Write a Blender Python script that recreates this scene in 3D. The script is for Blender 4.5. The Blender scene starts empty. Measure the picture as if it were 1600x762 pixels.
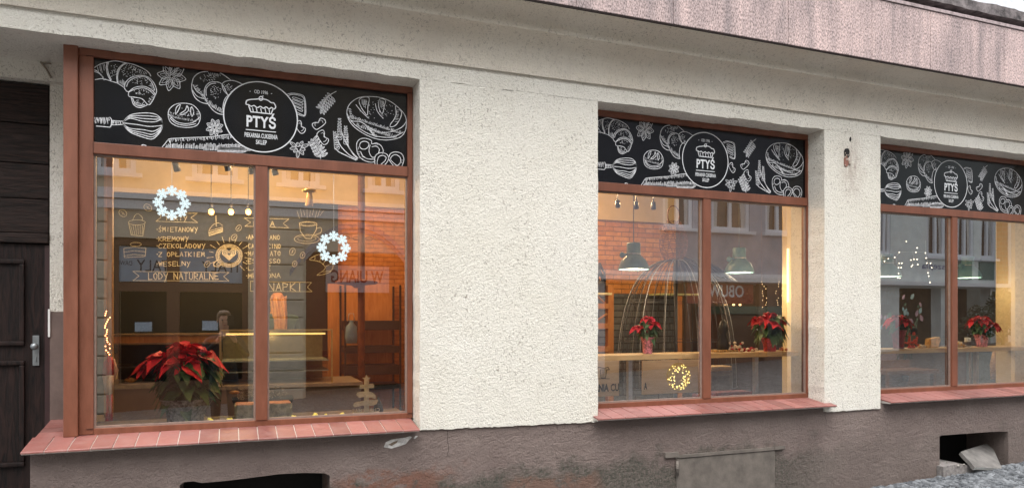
import bpy, bmesh, math, random
from mathutils import Vector, Matrix
random.seed(7)
PI = math.pi
sc = bpy.context.scene
C = sc.collection
# ------------------------------------------------------------------ camera
F = 1120.; PX = 800.; HV = 497.; TH = math.atan2(440, 1120); CTH, STH = math.cos(TH), math.sin(TH); H = 1.6
cam = bpy.data.cameras.new('camera'); camo = bpy.data.objects.new('camera', cam); C.objects.link(camo)
camo.location = (0, 0, H); camo.rotation_euler = (PI/2, 0, -TH)
cam.sensor_width = 36; cam.lens = 36*F/1600; cam.shift_y = (HV-381)/1600.; cam.clip_end = 500; cam.clip_start = 0.01
sc.camera = camo
# ------------------------------------------------------------------ sky, sun, exposure
W = bpy.data.worlds.new("World"); sc.world = W; W.use_nodes = True
nt = W.node_tree; bg = nt.nodes['Background']
sky = nt.nodes.new('ShaderNodeTexSky'); sky.sky_type = 'NISHITA'; sky.sun_disc = False
sky.sun_elevation = math.radians(68); sky.sun_rotation = math.radians(200); sky.air_density = 1.5; sky.dust_density = 4
hs = nt.nodes.new('ShaderNodeHueSaturation'); hs.inputs['Saturation'].default_value = 0.25
nt.links.new(sky.outputs[0], hs.inputs['Color']); nt.links.new(hs.outputs[0], bg.inputs[0]); bg.inputs[1].default_value = 0.15
sl = bpy.data.lights.new('sun', 'SUN'); sl.energy = 1.5; sl.angle = math.radians(80); sl.color = (1, .97, .93)
so = bpy.data.objects.new('sun', sl); C.objects.link(so)
el = math.radians(68); az = math.radians(200)
d = Vector((math.sin(az)*math.cos(el), math.cos(az)*math.cos(el), math.sin(el)))
so.rotation_euler = d.to_track_quat('Z', 'Y').to_euler()
sc.view_settings.view_transform = 'Standard'; sc.view_settings.look = 'None'; sc.view_settings.gamma = 1
sc.view_settings.exposure = 1.18
sc.cycles.max_bounces = 8; sc.cycles.transparent_max_bounces = 16; sc.cycles.sample_clamp_indirect = 4
sc.cycles.use_denoising = True

def P(u, v, Y):
    x = (u-PX)/F; dx = x*CTH+STH; dy = -x*STH+CTH; t = Y/dy
    return (t*dx, H+t*(HV-v)/F)

# ------------------------------------------------------------------ materials
MATS = {}
class NB:
    def __init__(s, name):
        s.m = bpy.data.materials.new(name); s.m.use_nodes = True; s.t = s.m.node_tree
        s.b = s.t.nodes['Principled BSDF']; s.co = None
    def n(s, typ, **kw):
        x = s.t.nodes.new(typ)
        for k, v in kw.items():
            if k in x.inputs: x.inputs[k].default_value = v
            else: setattr(x, k, v)
        return x
    def l(s, a, b): s.t.links.new(a, b)
    def coord(s, scale=(1, 1, 1), world=True):
        if world:
            g = s.n('ShaderNodeNewGeometry'); src = g.outputs['Position']
        else:
            src = s.n('ShaderNodeTexCoord').outputs['Object']
        mp = s.n('ShaderNodeMapping'); mp.inputs['Scale'].default_value = scale; s.l(src, mp.inputs[0])
        return mp.outputs[0]
    def noise(s, scale, detail=4, rough=.5, co=None, dist=0):
        x = s.n('ShaderNodeTexNoise', Scale=scale, Detail=detail, Roughness=rough, Distortion=dist)
        s.l(co if co is not None else s.coord(), x.inputs['Vector']); return x.outputs[0]
    def vor(s, scale, co=None, feature='F1', out='Distance'):
        x = s.n('ShaderNodeTexVoronoi', Scale=scale); x.feature = feature
        s.l(co if co is not None else s.coord(), x.inputs['Vector']); return x.outputs[out]
    def ramp(s, fac, stops):
        r = s.n('ShaderNodeValToRGB'); s.l(fac, r.inputs[0]); e = r.color_ramp.elements
        while len(e) < len(stops): e.new(.5)
        for i, (p, c) in enumerate(stops):
            e[i].position = p
            e[i].color = (c, c, c, 1) if not hasattr(c, '__len__') else (*c, 1)
        return r.outputs[0]
    def mix(s, fac, a, b, mode='MIX'):
        x = s.n('ShaderNodeMix'); x.data_type = 'RGBA'; x.blend_type = mode
        for i, q in ((0, fac), (6, a), (7, b)):
            if hasattr(q, 'node'): s.l(q, x.inputs[i])
            elif hasattr(q, '__len__'): x.inputs[i].default_value = (*q, 1)
            else: x.inputs[i].default_value = q
        return x.outputs[2]
    def math(s, op, a, b=0., c=None):
        x = s.n('ShaderNodeMath', operation=op)
        for i, q in enumerate((a, b, c)):
            if q is None: continue
            if hasattr(q, 'node'): s.l(q, x.inputs[i])
            else: x.inputs[i].default_value = q
        return x.outputs[0]
    def col(s, q):
        if hasattr(q, 'node'): s.l(q, s.b.inputs['Base Color'])
        else: s.b.inputs['Base Color'].default_value = (*q, 1)
    def bump(s, h, dist=.002, strength=1.):
        x = s.n('ShaderNodeBump', Strength=strength, Distance=dist); s.l(h, x.inputs['Height']); s.l(x.outputs[0], s.b.inputs['Normal'])
    def rough(s, q):
        if hasattr(q, 'node'): s.l(q, s.b.inputs['Roughness'])
        else: s.b.inputs['Roughness'].default_value = q

def simple(name, col, rough=.6, metal=0, var=.12, vs=30, bump=.0006, spec=.5):
    """plain paint/cloth/plastic with mottling and a little bump"""
    if name in MATS: return MATS[name]
    k = NB(name); n = k.noise(vs, 5, .6)
    f = k.ramp(n, [(.3, 1-var*1.5), (.7, 1+var)])
    k.col(k.mix(1., col, f, 'MULTIPLY')); k.rough(rough); k.b.inputs['Metallic'].default_value = metal
    k.b.inputs['Specular IOR Level'].default_value = spec
    if bump: k.bump(k.noise(vs*6, 4), bump)
    MATS[name] = k.m; return k.m
def emis(name, col, st):
    if name in MATS: return MATS[name]
    k = NB(name); k.col(col); k.b.inputs['Emission Color'].default_value = (*col, 1); k.b.inputs['Emission Strength'].default_value = st
    MATS[name] = k.m; return k.m

def m_stucco(name, base, warm, dirt=.25, seed=0):
    k = NB(name); co = k.coord()
    big = k.noise(1.3, 5, .6, co)
    lump = k.noise(42, 10, .80, co, .1)
    v = k.vor(85, k.coord((1, 1, .8)))
    v2 = k.vor(190, co)
    h = k.math('ADD', k.math('MULTIPLY', lump, 1.6), k.math('MULTIPLY', v, .55))
    h = k.math('ADD', h, k.math('MULTIPLY', v2, .25))
    c1 = k.mix(k.ramp(big, [(.3, 0.), (.7, 1.)]), base, warm)
    # pits of missing grains: their tiny shadows painted as small dark specks
    pit_shade = k.ramp(k.noise(62, 4, .62, k.coord((1, 1, .75)), 1.2), [(.565, 0.), (.63, 1.)])
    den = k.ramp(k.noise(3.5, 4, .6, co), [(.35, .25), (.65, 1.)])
    c2 = k.mix(k.math('MULTIPLY', k.math('MULTIPLY', pit_shade, den), .8), c1, (.27, .235, .19))
    st = k.ramp(k.noise(2.2, 6, .7, k.coord((1.6, 1, .35))), [(.52, 0.), (.8, 1.)])
    c3 = k.mix(k.math('MULTIPLY', st, dirt), c2, (.45, .40, .36))
    k.col(c3); k.rough(.92); 
    if name == 'cream_stucco':   # rusty run-off round the broken patch of the second pier
        g = k.n('ShaderNodeNewGeometry'); sx = k.n('ShaderNodeSeparateXYZ'); k.l(g.outputs['Position'], sx.inputs[0])
        dx_ = k.math('ABSOLUTE', k.math('SUBTRACT', k.math('ADD', sx.outputs[0], k.math('MULTIPLY', k.noise(9, 5, .7, co), .16)), 5.40))
        mx_ = k.ramp(dx_, [(.02, 1.), (.17, 0.)])
        mz_ = k.ramp(k.math('ABSOLUTE', k.math('SUBTRACT', sx.outputs[2], 2.98)), [(.05, 1.), (.36, 0.)])
        c3 = k.mix(k.math('MULTIPLY', k.math('MULTIPLY', mx_, mz_), k.ramp(k.noise(28, 5, .7, k.coord((1, 1, .3))), [(.35, .1), (.65, .8)])), c3, (.36, .27, .22)); k.col(c3)
    k.bump(h, .0085, 1.)
    MATS[name] = k.m; return k.m
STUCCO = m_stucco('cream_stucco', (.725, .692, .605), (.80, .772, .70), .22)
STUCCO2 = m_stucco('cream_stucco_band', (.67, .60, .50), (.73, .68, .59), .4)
def m_plinth():
    k = NB('brown_plaster'); co = k.coord()
    big = k.noise(2.0, 6, .65, co)
    c = k.mix(k.ramp(big, [(.3, 0.), (.7, 1.)]), (.195, .142, .126), (.29, .226, .20))
    g = k.n('ShaderNodeNewGeometry'); sx = k.n('ShaderNodeSeparateXYZ'); k.l(g.outputs['Position'], sx.inputs[0])
    z = sx.outputs[2]; x = sx.outputs[0]
    # moss stain: ragged, right of the first window, lower part
    mz = k.math('ADD', z, k.math('MULTIPLY', k.noise(3.2, 6, .7, co), -.9)); mz = k.math('ADD', mz, .06)
    mossz = k.ramp(mz, [(.0, 1.), (.13, 0.)])
    mx = k.math('ADD', x, k.math('MULTIPLY', k.noise(1.4, 4, .6, co), 1.2))
    # position ramps run 0..1 over X 0..6
    xx = k.math('DIVIDE', mx, 6.5)
    mossx = k.ramp(xx, [(.13, .1), (.2, 1.), (.78, .9), (.9, .25)])
    grain = k.ramp(k.noise(40, 4, .7, co), [(.35, .35), (.65, 1.)])
    c = k.mix(k.math('MULTIPLY', k.math('MULTIPLY', mossz, mossx), k.math('MULTIPLY', grain, .95)), c, (.044, .052, .034))
    # old rust coloured paint patches
    rx = k.ramp(xx, [(.18, 0.), (.22, 1.), (.30, 1.), (.345, 0.)])
    rz = k.ramp(k.math('ADD', z, k.math('MULTIPLY', k.noise(6, 5, .7, co), .5)), [(.72, 1.), (.80, 0.)])
    rn = k.ramp(k.noise(5, 6, .75, k.coord((1, 1, 1.6))), [(.42, 0.), (.5, 1.)])
    c = k.mix(k.math('MULTIPLY', k.math('MULTIPLY', rx, rz), k.math('MULTIPLY', rn, .95)), c, (.23, .105, .07))
    rx2 = k.ramp(xx, [(.39, 0.), (.41, 1.), (.50, 1.), (.53, 0.)])
    rz2 = k.ramp(k.math('ADD', z, k.math('MULTIPLY', k.noise(4, 5, .7, co), .4)), [(.56, 1.), (.62, 0.)])
    c = k.mix(k.math('MULTIPLY', k.math('MULTIPLY', rx2, rz2), k.math('MULTIPLY', rn, .9)), c, (.22, .125, .09))
    # scuffed pale grains and dust
    sp = k.ramp(k.noise(70, 4, .7, co), [(.60, 0.), (.68, 1.)])
    c = k.mix(k.math('MULTIPLY', sp, .5), c, (.36, .32, .30))
    k.col(c); k.rough(k.ramp(k.noise(8, 4, .6, co), [(.3, .55), (.7, .8)]))
    h = k.math('ADD', k.math('MULTIPLY', k.noise(15, 10, .76, co, .25), 2.1), k.math('MULTIPLY', k.noise(70, 5, .7, co), .7))
    crk = k.ramp(k.vor(5, k.coord(), 'DISTANCE_TO_EDGE'), [(0., 0.), (.02, 1.)])
    k.bump(k.math('ADD', h, k.math('MULTIPLY', crk, .12)), .026, 1.)
    MATS['plinth'] = k.m; return k.m
PLINTH = m_plinth()
def m_pink():
    k = NB('pink_terrazzo'); co = k.coord()
    st = k.noise(7, 7, .7, k.coord((1, 1, .09)))
    big = k.noise(.9, 5, .7, k.coord((1, 1, .5)))
    c = k.mix(k.ramp(k.math('ADD', k.math('MULTIPLY', st, .5), k.math('MULTIPLY', big, .5)), [(.40, 0.), (.60, 1.)]), (.29, .235, .235), (.66, .50, .475))
    g = k.ramp(k.noise(110, 3, .7, k.coord((1, 1, .45))), [(.38, .30), (.58, 1.12)])
    c = k.mix(1., c, g, 'MULTIPLY')
    k.col(c); k.rough(.75); k.bump(k.noise(120, 5, .7, k.coord((1, 1, .5))), .004)
    MATS['pink'] = k.m; return k.m
PINK = m_pink()
def m_frame():
    k = NB('brown_red_frame_paint'); n = k.noise(9, 6, .7, k.coord((1, 1, .25)))
    c = k.mix(k.ramp(n, [(.3, 0.), (.72, 1.)]), (.13, .043, .022), (.225, .077, .041))
    sc_ = k.ramp(k.noise(55, 3, .8, k.coord((1, 1, .2))), [(.72, 0.), (.78, 1.)])
    c = k.mix(k.math('MULTIPLY', sc_, .3), c, (.4, .2, .14))
    k.col(c); k.rough(k.ramp(n, [(.3, .38), (.7, .55)])); k.bump(k.noise(160, 3, .5, k.coord((1, 1, .15))), .0006)
    return k.m
FRAME = m_frame()
def m_tile():
    k = NB('terracotta_tile'); g = k.n('ShaderNodeNewGeometry'); r = g.outputs['Random Per Island']
    c = k.mix(r, (.16, .060, .050), (.285, .112, .096))
    n = k.noise(14, 6, .7)
    c = k.mix(k.math('MULTIPLY', k.ramp(n, [(.45, 0.), (.75, 1.)]), .45), c, (.34, .22, .20))
    k.b.inputs['Specular IOR Level'].default_value = .38; k.col(c); k.rough(k.ramp(n, [(.3, .32), (.7, .6)])); k.bump(k.noise(50, 4), .0012)
    return k.m
TILE = m_tile()
GROUT = simple('grout', (.5, .46, .42), .9)
def m_darkwood():
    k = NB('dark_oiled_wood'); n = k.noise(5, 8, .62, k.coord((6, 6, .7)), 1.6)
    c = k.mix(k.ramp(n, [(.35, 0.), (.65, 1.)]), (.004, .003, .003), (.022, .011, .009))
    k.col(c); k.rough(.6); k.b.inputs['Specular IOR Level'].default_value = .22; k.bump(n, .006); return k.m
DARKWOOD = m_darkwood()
def m_darkwood_h():
    k = NB('dark_oiled_wood_flat_grain'); n = k.noise(5, 8, .62, k.coord((.8, 6, 9)), 2.)
    c = k.mix(k.ramp(n, [(.35, 0.), (.65, 1.)]), (.005, .0035, .003), (.034, .019, .015))
    k.col(c); k.rough(.6); k.b.inputs['Specular IOR Level'].default_value = .22; k.bump(n, .008); return k.m
DARKWOODH = m_darkwood_h()
def m_wood(name, a, b, sc=(1, 6, 6), rough=.5):
    k = NB(name); n = k.noise(4, 8, .6, k.coord(sc), 1.2)
    k.col(k.mix(k.ramp(n, [(.3, 0.), (.7, 1.)]), a, b)); k.rough(rough); k.bump(n, .002); MATS[name] = k.m; return k.m
OAK = m_wood('pale_oak', (.52, .33, .15), (.66, .45, .22))
WALNUT = m_wood('brown_wood', (.10, .045, .02), (.19, .09, .04))
ORANGEWOOD = m_wood('orange_wood', (.42, .15, .035), (.58, .24, .07), (6, 6, 1))
PLY = m_wood('plywood', (.58, .44, .29), (.72, .56, .38), (.6, 6, 8), .7)
def m_brick(name, a, b, mort, w=.24, h=.062, mo=.006):
    k = NB(name); g = k.n('ShaderNodeNewGeometry'); sx = k.n('ShaderNodeSeparateXYZ'); k.l(g.outputs['Position'], sx.inputs[0])
    cx = k.n('ShaderNodeCombineXYZ'); k.l(k.math('ADD', sx.outputs[0], sx.outputs[1]), cx.inputs[0]); k.l(sx.outputs[2], cx.inputs[1])
    br = k.n('ShaderNodeTexBrick'); k.l(cx.outputs[0], br.inputs['Vector'])
    br.inputs['Scale'].default_value = 1; br.inputs['Brick Width'].default_value = w; br.inputs['Row Height'].default_value = h
    br.inputs['Mortar Size'].default_value = mo; br.inputs['Mortar Smooth'].default_value = .3
    br.inputs['Color1'].default_value = (*a, 1); br.inputs['Color2'].default_value = (*b, 1); br.inputs['Mortar'].default_value = (*mort, 1)
    n = k.noise(18, 6, .7)
    k.col(k.mix(1., br.outputs['Color'], k.ramp(n, [(.3, .7), (.7, 1.2)]), 'MULTIPLY')); k.rough(.85)
    k.bump(k.math('ADD', k.math('MULTIPLY', br.outputs['Fac'], -1.), k.math('MULTIPLY', n, .3)), .008); MATS[name] = k.m; return k.m
BRICK = m_brick('orange_brick', (.54, .21, .06), (.72, .34, .11), (.30, .15, .07))
BRICK2 = m_brick('soft_orange_brick', (.46, .17, .05), (.54, .22, .075), (.34, .125, .04), .24, .05, .005)
SLATE = m_brick('grey_slate_cladding', (.10, .115, .13), (.17, .18, .19), (.03, .03, .035), .36, .085, .007)
def m_glass():
    k = NB('window_glass'); nt = k.t; nt.nodes.remove(k.b)
    out = nt.nodes['Material Output']
    tr = k.n('ShaderNodeBsdfTransparent'); tr.inputs[0].default_value = (.985, .99, .985, 1)
    gl = k.n('ShaderNodeBsdfGlossy'); gl.inputs['Roughness'].default_value = .004; gl.inputs[0].default_value = (1, 1, 1, 1)
    lw = k.n('ShaderNodeFresnel'); lw.inputs[0].default_value = 1.5
    # both faces of both sheets of the double glazing reflect
    f = k.math('MINIMUM', k.math('ADD', k.math('MULTIPLY', lw.outputs[0], 1.3), .235), 1.)
    w = k.n('ShaderNodeBump', Strength=.05, Distance=.006)
    k.l(k.noise(1.2, 2, .5, k.coord((1, 1, .6))), w.inputs['Height']); k.l(w.outputs[0], gl.inputs['Normal'])
    mx = k.n('ShaderNodeMixShader'); k.l(f, mx.inputs[0]); k.l(tr.outputs[0], mx.inputs[1]); k.l(gl.outputs[0], mx.inputs[2]); k.l(mx.outputs[0], out.inputs[0])
    return k.m
GLASS = m_glass()
BLACKSIGN = simple('black_vinyl', (.0045, .005, .0065), .10, var=.3, vs=3, bump=0, spec=.45)
def m_ink(name, a, b):
    k = NB(name); n = k.noise(60, 5, .8)
    k.col(k.mix(k.ramp(n, [(.35, 0.), (.6, 1.)]), a, b)); k.rough(.5); MATS[name] = k.m; return k.m
WHITEINK = m_ink('white_print', (.42, .43, .45), (.84, .85, .87))
WHITETEXT = simple('white_print_solid', (.74, .76, .78), .5, var=.05, bump=0)
CHALK = m_ink('gold_chalk', (.40, .35, .22), (.80, .72, .48))
BLACKMETAL = simple('black_metal', (.012, .012, .013), .45)
STEEL = simple('steel', (.45, .46, .47), .35, .9)
GREYIRON = simple('grey_painted_iron', (.14, .12, .103), .7, .0, .22, 9, .002)
WHITEPAINT = simple('white_paint', (.72, .72, .70), .5, var=.06)
VOIDSHADE = simple('dark_void', (.012, .011, .010), .9)  # near-black painted as the shade inside gaps, recesses, cracks and holes

# ------------------------------------------------------------------ object helpers
LOC = {}
def tag(o, label=None, cat=None, group=None, kind=None):
    if label: o['label'] = label
    if cat: o['category'] = cat
    if group: o['group'] = group
    if kind: o['kind'] = kind
    return o
def thing(name, label, cat, loc=(0, 0, 0), group=None, kind=None):
    o = bpy.data.objects.new(name, None); C.objects.link(o); o.location = loc; o.empty_display_size = .05
    LOC[o.name] = Vector(loc); return tag(o, label, cat, group, kind)
class MB:
    def __init__(s): s.v = []; s.f = []; s.mi = []; s.sm = []
    def add(s, vs, fs, mi=0, smooth=False):
        b = len(s.v); s.v += [Vector(v) for v in vs]
        for f in fs: s.f.append([b+i for i in f]); s.mi.append(mi); s.sm.append(smooth)
        return s
    def box(s, x0, x1, y0, y1, z0, z1, mi=0, bev=0, M=None):
        if bev:
            bm = bmesh.new(); bmesh.ops.create_cube(bm, size=1)
            for v in bm.verts: v.co = Vector(((x0+x1)/2+v.co.x*(x1-x0), (y0+y1)/2+v.co.y*(y1-y0), (z0+z1)/2+v.co.z*(z1-z0)))
            bmesh.ops.bevel(bm, geom=bm.edges[:], offset=bev, segments=2, affect='EDGES', profile=.6)
            bm.verts.index_update(); vs = [v.co.copy() for v in bm.verts]; fs = [[v.index for v in f.verts] for f in bm.faces]; bm.free()
        else:
            vs = [Vector((x, y, z)) for x in (x0, x1) for y in (y0, y1) for z in (z0, z1)]
            fs = [(0, 1, 3, 2), (4, 6, 7, 5), (0, 4, 5, 1), (2, 3, 7, 6), (0, 2, 6, 4), (1, 5, 7, 3)]
        if M: vs = [M @ v for v in vs]
        return s.add(vs, fs, mi)
    def tube(s, pts, r, n=8, mi=0, cap=True, smooth=True, M=None):
        pts = [Vector(p) for p in pts]; rs = r if hasattr(r, '__len__') else [r]*len(pts)
        vs = []; fs = []; up = Vector((0, 0, 1)); prev = None
        for i, p in enumerate(pts):
            t = (pts[min(i+1, len(pts)-1)]-pts[max(i-1, 0)])
            if t.length < 1e-9: t = Vector((0, 0, 1))
            t.normalize()
            if prev is None:
                a = t.cross(up) if abs(t.dot(up)) < .95 else t.cross(Vector((1, 0, 0)))
            else: a = prev - t*prev.dot(t)
            a.normalize(); prev = a; b = t.cross(a)
            for k in range(n):
                q = 2*PI*k/n; vs.append(p+(a*math.cos(q)+b*math.sin(q))*rs[i])
        for i in range(len(pts)-1):
            for k in range(n): fs.append((i*n+k, i*n+(k+1) % n, (i+1)*n+(k+1) % n, (i+1)*n+k))
        if cap: fs.append(tuple(range(n-1, -1, -1))); fs.append(tuple((len(pts)-1)*n+k for k in range(n)))
        if M: vs = [M @ v for v in vs]
        return s.add(vs, fs, mi, smooth)
    def lathe(s, prof, cx, cy, n=24, mi=0, smooth=True, wob=0, M=None):
        vs = []; fs = []
        for (r, z) in prof:
            for k in range(n):
                q = 2*PI*k/n; rr = r*(1+wob*math.sin(5*q+z*20)+wob*random.uniform(-.6, .6)); vs.append(Vector((cx+rr*math.cos(q), cy+rr*math.sin(q), z)))
        for i in range(len(prof)-1):
            for k in range(n): fs.append((i*n+k, i*n+(k+1) % n, (i+1)*n+(k+1) % n, (i+1)*n+k))
        if M: vs = [M @ v for v in vs]
        return s.add(vs, fs, mi, smooth)
    def ball(s, c, r, n=8, mi=0, sq=(1, 1, 1)):
        vs = []; fs = []; m = n//2+1
        for i in range(m+1):
            a = PI*i/m
            for k in range(n):
                q = 2*PI*k/n; vs.append(Vector(c)+Vector((r*sq[0]*math.sin(a)*math.cos(q), r*sq[1]*math.sin(a)*math.sin(q), r*sq[2]*math.cos(a))))
        for i in range(m):
            for k in range(n): fs.append((i*n+k, (i+1)*n+k, (i+1)*n+(k+1) % n, i*n+(k+1) % n))
        return s.add(vs, fs, mi, True)
    def prism(s, poly, y0, y1, mi=0):
        """poly in (x,z), extruded along y"""
        n = len(poly); vs = [Vector((x, y0, z)) for x, z in poly]+[Vector((x, y1, z)) for x, z in poly]
        fs = [tuple(range(n)), tuple(range(2*n-1, n-1, -1))]+[(i, (i+1) % n, n+(i+1) % n, n+i) for i in range(n)]
        return s.add(vs, fs, mi)
    def extrude_x(s, prof, x0, x1, mi=0, smooth=False):
        """prof in (y,z) closed, extruded along x"""
        n = len(prof); vs = [Vector((x0, y, z)) for y, z in prof]+[Vector((x1, y, z)) for y, z in prof]
        fs = [tuple(range(n)), tuple(range(2*n-1, n-1, -1))]+[(i, (i+1) % n, n+(i+1) % n, n+i) for i in range(n)]
        return s.add(vs, fs, mi)
    def ribbon(s, pts, w, y, mi=0, clip=None, closed=False):
        """flat printed line in the x,z plane"""
        if closed: pts = list(pts)+[pts[0]]
        for i in range(len(pts)-1):
            a = Vector(pts[i]); b = Vector(pts[i+1]); dd = b-a
            if dd.length < 1e-6: continue
            if clip and not all(clip[0] < q.x < clip[1] and clip[2] < q.y < clip[3] for q in (a, b)): continue
            dd.normalize(); n = Vector((-dd.y, dd.x))*w/2; e = dd*w*.3; a2 = a-e; b2 = b+e; yy = y-.00003*(i % 2)
            s.add([(a2.x+n.x, yy, a2.y+n.y), (a2.x-n.x, yy, a2.y-n.y), (b2.x-n.x, yy, b2.y-n.y), (b2.x+n.x, yy, b2.y+n.y)], [(0, 1, 2, 3)], mi)
        return s
    def build(s, name, mats, parent=None, label=None, cat=None, group=None, kind=None, fix=True):
        if not isinstance(mats, (list, tuple)): mats = [mats]
        if parent is not None:
            org = LOC[parent.name]
        elif kind: org = Vector((0, 0, 0))
        else:
            xs = [v.x for v in s.v]; ys = [v.y for v in s.v]; zs = [v.z for v in s.v]
            org = Vector(((min(xs)+max(xs))/2, (min(ys)+max(ys))/2, min(zs)))
        me = bpy.data.meshes.new(name); me.from_pydata([v-org for v in s.v], [], s.f); 
        for m in mats: me.materials.append(m)
        me.polygons.foreach_set('material_index', s.mi); me.polygons.foreach_set('use_smooth', s.sm)
        if fix:
            bm = bmesh.new(); bm.from_mesh(me); bmesh.ops.recalc_face_normals(bm, faces=bm.faces[:]); bm.to_mesh(me); bm.free()
        me.update()
        o = bpy.data.objects.new(name, me); C.objects.link(o)
        LOC[o.name] = org
        if parent is not None: o.parent = parent
        else: o.location = org
        return tag(o, label, cat, group, kind)
def copy_thing(o, loc, label=None, group=None, scale=None, rotz=None, parent=None):
    c = o.copy(); C.objects.link(c)
    if parent is None:
        c.location = loc
        if scale: c.scale = (scale,)*3 if not hasattr(scale, '__len__') else scale
        if rotz is not None: c.rotation_euler.z = rotz
        if label: c['label'] = label
        if group: c['group'] = group
    else: c.parent = parent
    for ch in [x for x in CH(o)]: copy_thing(ch, None, parent=c)
    return c
def CH(o): return [x for x in bpy.data.objects if x.parent is o]
def text_into(mb, s, box, y, mi=0, bold=0., mirror=False, spacing=1.):
    """block letters of the built-in font fitted in box (x0,x1,z0,z1) on plane y; mirror=True makes them read from the far side"""
    cu = bpy.data.curves.new('lettering', 'FONT'); cu.body = s; cu.offset = bold; cu.space_character = spacing; cu.resolution_u = 3
    ob = bpy.data.objects.new('lettering', cu); C.objects.link(ob)
    bpy.context.view_layer.update()
    me = bpy.data.meshes.new_from_object(ob.evaluated_get(bpy.context.evaluated_depsgraph_get()))
    xs = [v.co.x for v in me.vertices]; ys = [v.co.y for v in me.vertices]
    x0, x1, z0, z1 = box; a0, a1, b0, b1 = min(xs), max(xs), min(ys), max(ys)
    vs = []
    for v in me.vertices:
        fx = (v.co.x-a0)/(a1-a0); fz = (v.co.y-b0)/(b1-b0)
        if mirror: fx = 1-fx
        vs.append((x0+fx*(x1-x0), y, z0+fz*(z1-z0)))
    mb.add(vs, [tuple(p.vertices) for p in me.polygons], mi)
    C.objects.unlink(ob); bpy.data.objects.remove(ob); bpy.data.curves.remove(cu); bpy.data.meshes.remove(me)
def spline(pts, k=5, closed=False):
    pts = [Vector(p) for p in pts]; n = len(pts); out = []
    if n < 3: return pts
    rng = range(n) if closed else range(n-1)
    for i in rng:
        p0 = pts[(i-1) % n] if closed or i > 0 else pts[0]
        p1 = pts[i]; p2 = pts[(i+1) % n]; p3 = pts[(i+2) % n] if closed or i+2 < n else pts[-1]
        for j in range(k):
            t = j/k
            out.append(.5*((2*p1)+(-p0+p2)*t+(2*p0-5*p1+4*p2-p3)*t*t+(-p0+3*p1-3*p2+p3)*t**3))
    if not closed: out.append(pts[-1])
    return out

# ================================================================== ground
def ground_z(x): return -.22+.042*x
g = MB()
g.add([(-80, 4.9, ground_z(-80)), (120, 4.9, ground_z(120)), (120, -60, ground_z(120)), (-80, -60, ground_z(-80))], [(0, 1, 2, 3)])
g.add([(-80, 60, ground_z(-80)-.6), (120, 60, ground_z(120)-.6), (120, 4.9, ground_z(120)-.6), (-80, 4.9, ground_z(-80)-.6)], [(0, 1, 2, 3)])
k = NB('street_setts'); v = k.vor(9, k.coord(), 'DISTANCE_TO_EDGE'); vc = k.vor(9, k.coord(), 'F1', 'Color')
k.col(k.mix(k.ramp(v, [(.02, 0.), (.08, 1.)]), (.04, .038, .035), k.ramp(vc, [(0., .10), (1., .24)]))); k.rough(.45)
k.bump(k.ramp(v, [(0., 0.), (.15, 1.)]), .02)
g.build('ground', k.m, kind='structure')
# granite setts along the wall, each block modelled
MSETT = NB('granite_sett'); rr = MSETT.n('ShaderNodeNewGeometry').outputs['Random Per Island']
cc = MSETT.mix(rr, (.085, .092, .102), (.20, .213, .228))
MSETT.col(MSETT.mix(1., cc, MSETT.ramp(MSETT.noise(45, 5, .7), [(.3, .65), (.7, 1.2)]), 'MULTIPLY')); MSETT.rough(.72); MSETT.bump(MSETT.noise(80, 5, .7), .003)
st = MB(); rnd = random.Random(3)
y = 4.975; row = 0
while y > 3.2:
    dpt = .062+rnd.uniform(-.006, .006); x = 3.0+rnd.uniform(0, .1)
    while x < 10.5:
        wd = .064+rnd.uniform(-.011, .014); cx = x+wd/2; cy = y-dpt/2; hz = ground_z(cx)+rnd.uniform(.0, .014)
        a = wd/2-.004; b = dpt/2-.004; q = .012; tl = rnd.uniform(-.006, .006); tl2 = rnd.uniform(-.006, .006)
        rot = Matrix.Rotation(rnd.uniform(-.12, .12), 3, 'Z')
        vs = []
        for (sa, h2) in ((1., -.03), (1., .004), (.72, .016)):
            for (ux, uy) in ((-1, -1), (1, -1), (1, 1), (-1, 1)):
                w_ = rot @ Vector((ux*a*sa, uy*b*sa, 0)); vs.append((cx+w_.x, cy+w_.y, hz+h2+tl*ux+tl2*uy))
        fs = [(8, 9, 10, 11)]
        for i in range(2):
            for kk in range(4): fs.append((i*4+kk, i*4+(kk+1) % 4, i*4+4+(kk+1) % 4, i*4+4+kk))
        st.add(vs, fs); x += wd
    y -= dpt; row += 1
st.build('pavement', MSETT.m, kind='structure')

# ================================================================== the shop building
bld = thing('shop_building', 'long cream rendered building with brown plinth, pink cornice band and three shop windows', 'building', (3, 5, 0))
rnd = random.Random(11)
def jag(x0, x1, z, amp, step=.02, slope=0.):
    n = int((x1-x0)/step); out = []; w = 0
    for i in range(n+1):
        w = w*.7+rnd.uniform(-amp, amp); out.append((x0+(x1-x0)*i/n, z+w+slope*(x1-x0)*i/n))
    return out
wall = MB()
YF = 4.985   # render face of the piers
def pier(x0, x1, zl, zr, top=3.3):
    bot = jag(x0, x1, zl, .0026, .009, (zr-zl)/(x1-x0))
    left = [(x0+rnd.uniform(-.003, .003), z/50.) for z in range(int(top*50)-2, int(zl*50)+4, -3)]
    right = [(x1+rnd.uniform(-.003, .003), z/50.) for z in range(int(zr*50)+4, int(top*50)-2, 3)]
    poly = bot+right+[(x1, top), (x0, top)]+left
    wall.prism(poly, YF, 5.40)
pier(1.253, 2.682, .805, .79); pier(4.985, 5.665, .757, .754); pier(8.17, 10.5, .75, .74)
low = jag(-5, 10.5, 3.300, .0035, .03)
wall.prism(low+[(10.5, 3.427), (-5, 3.427)], YF, 5.19)
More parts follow.
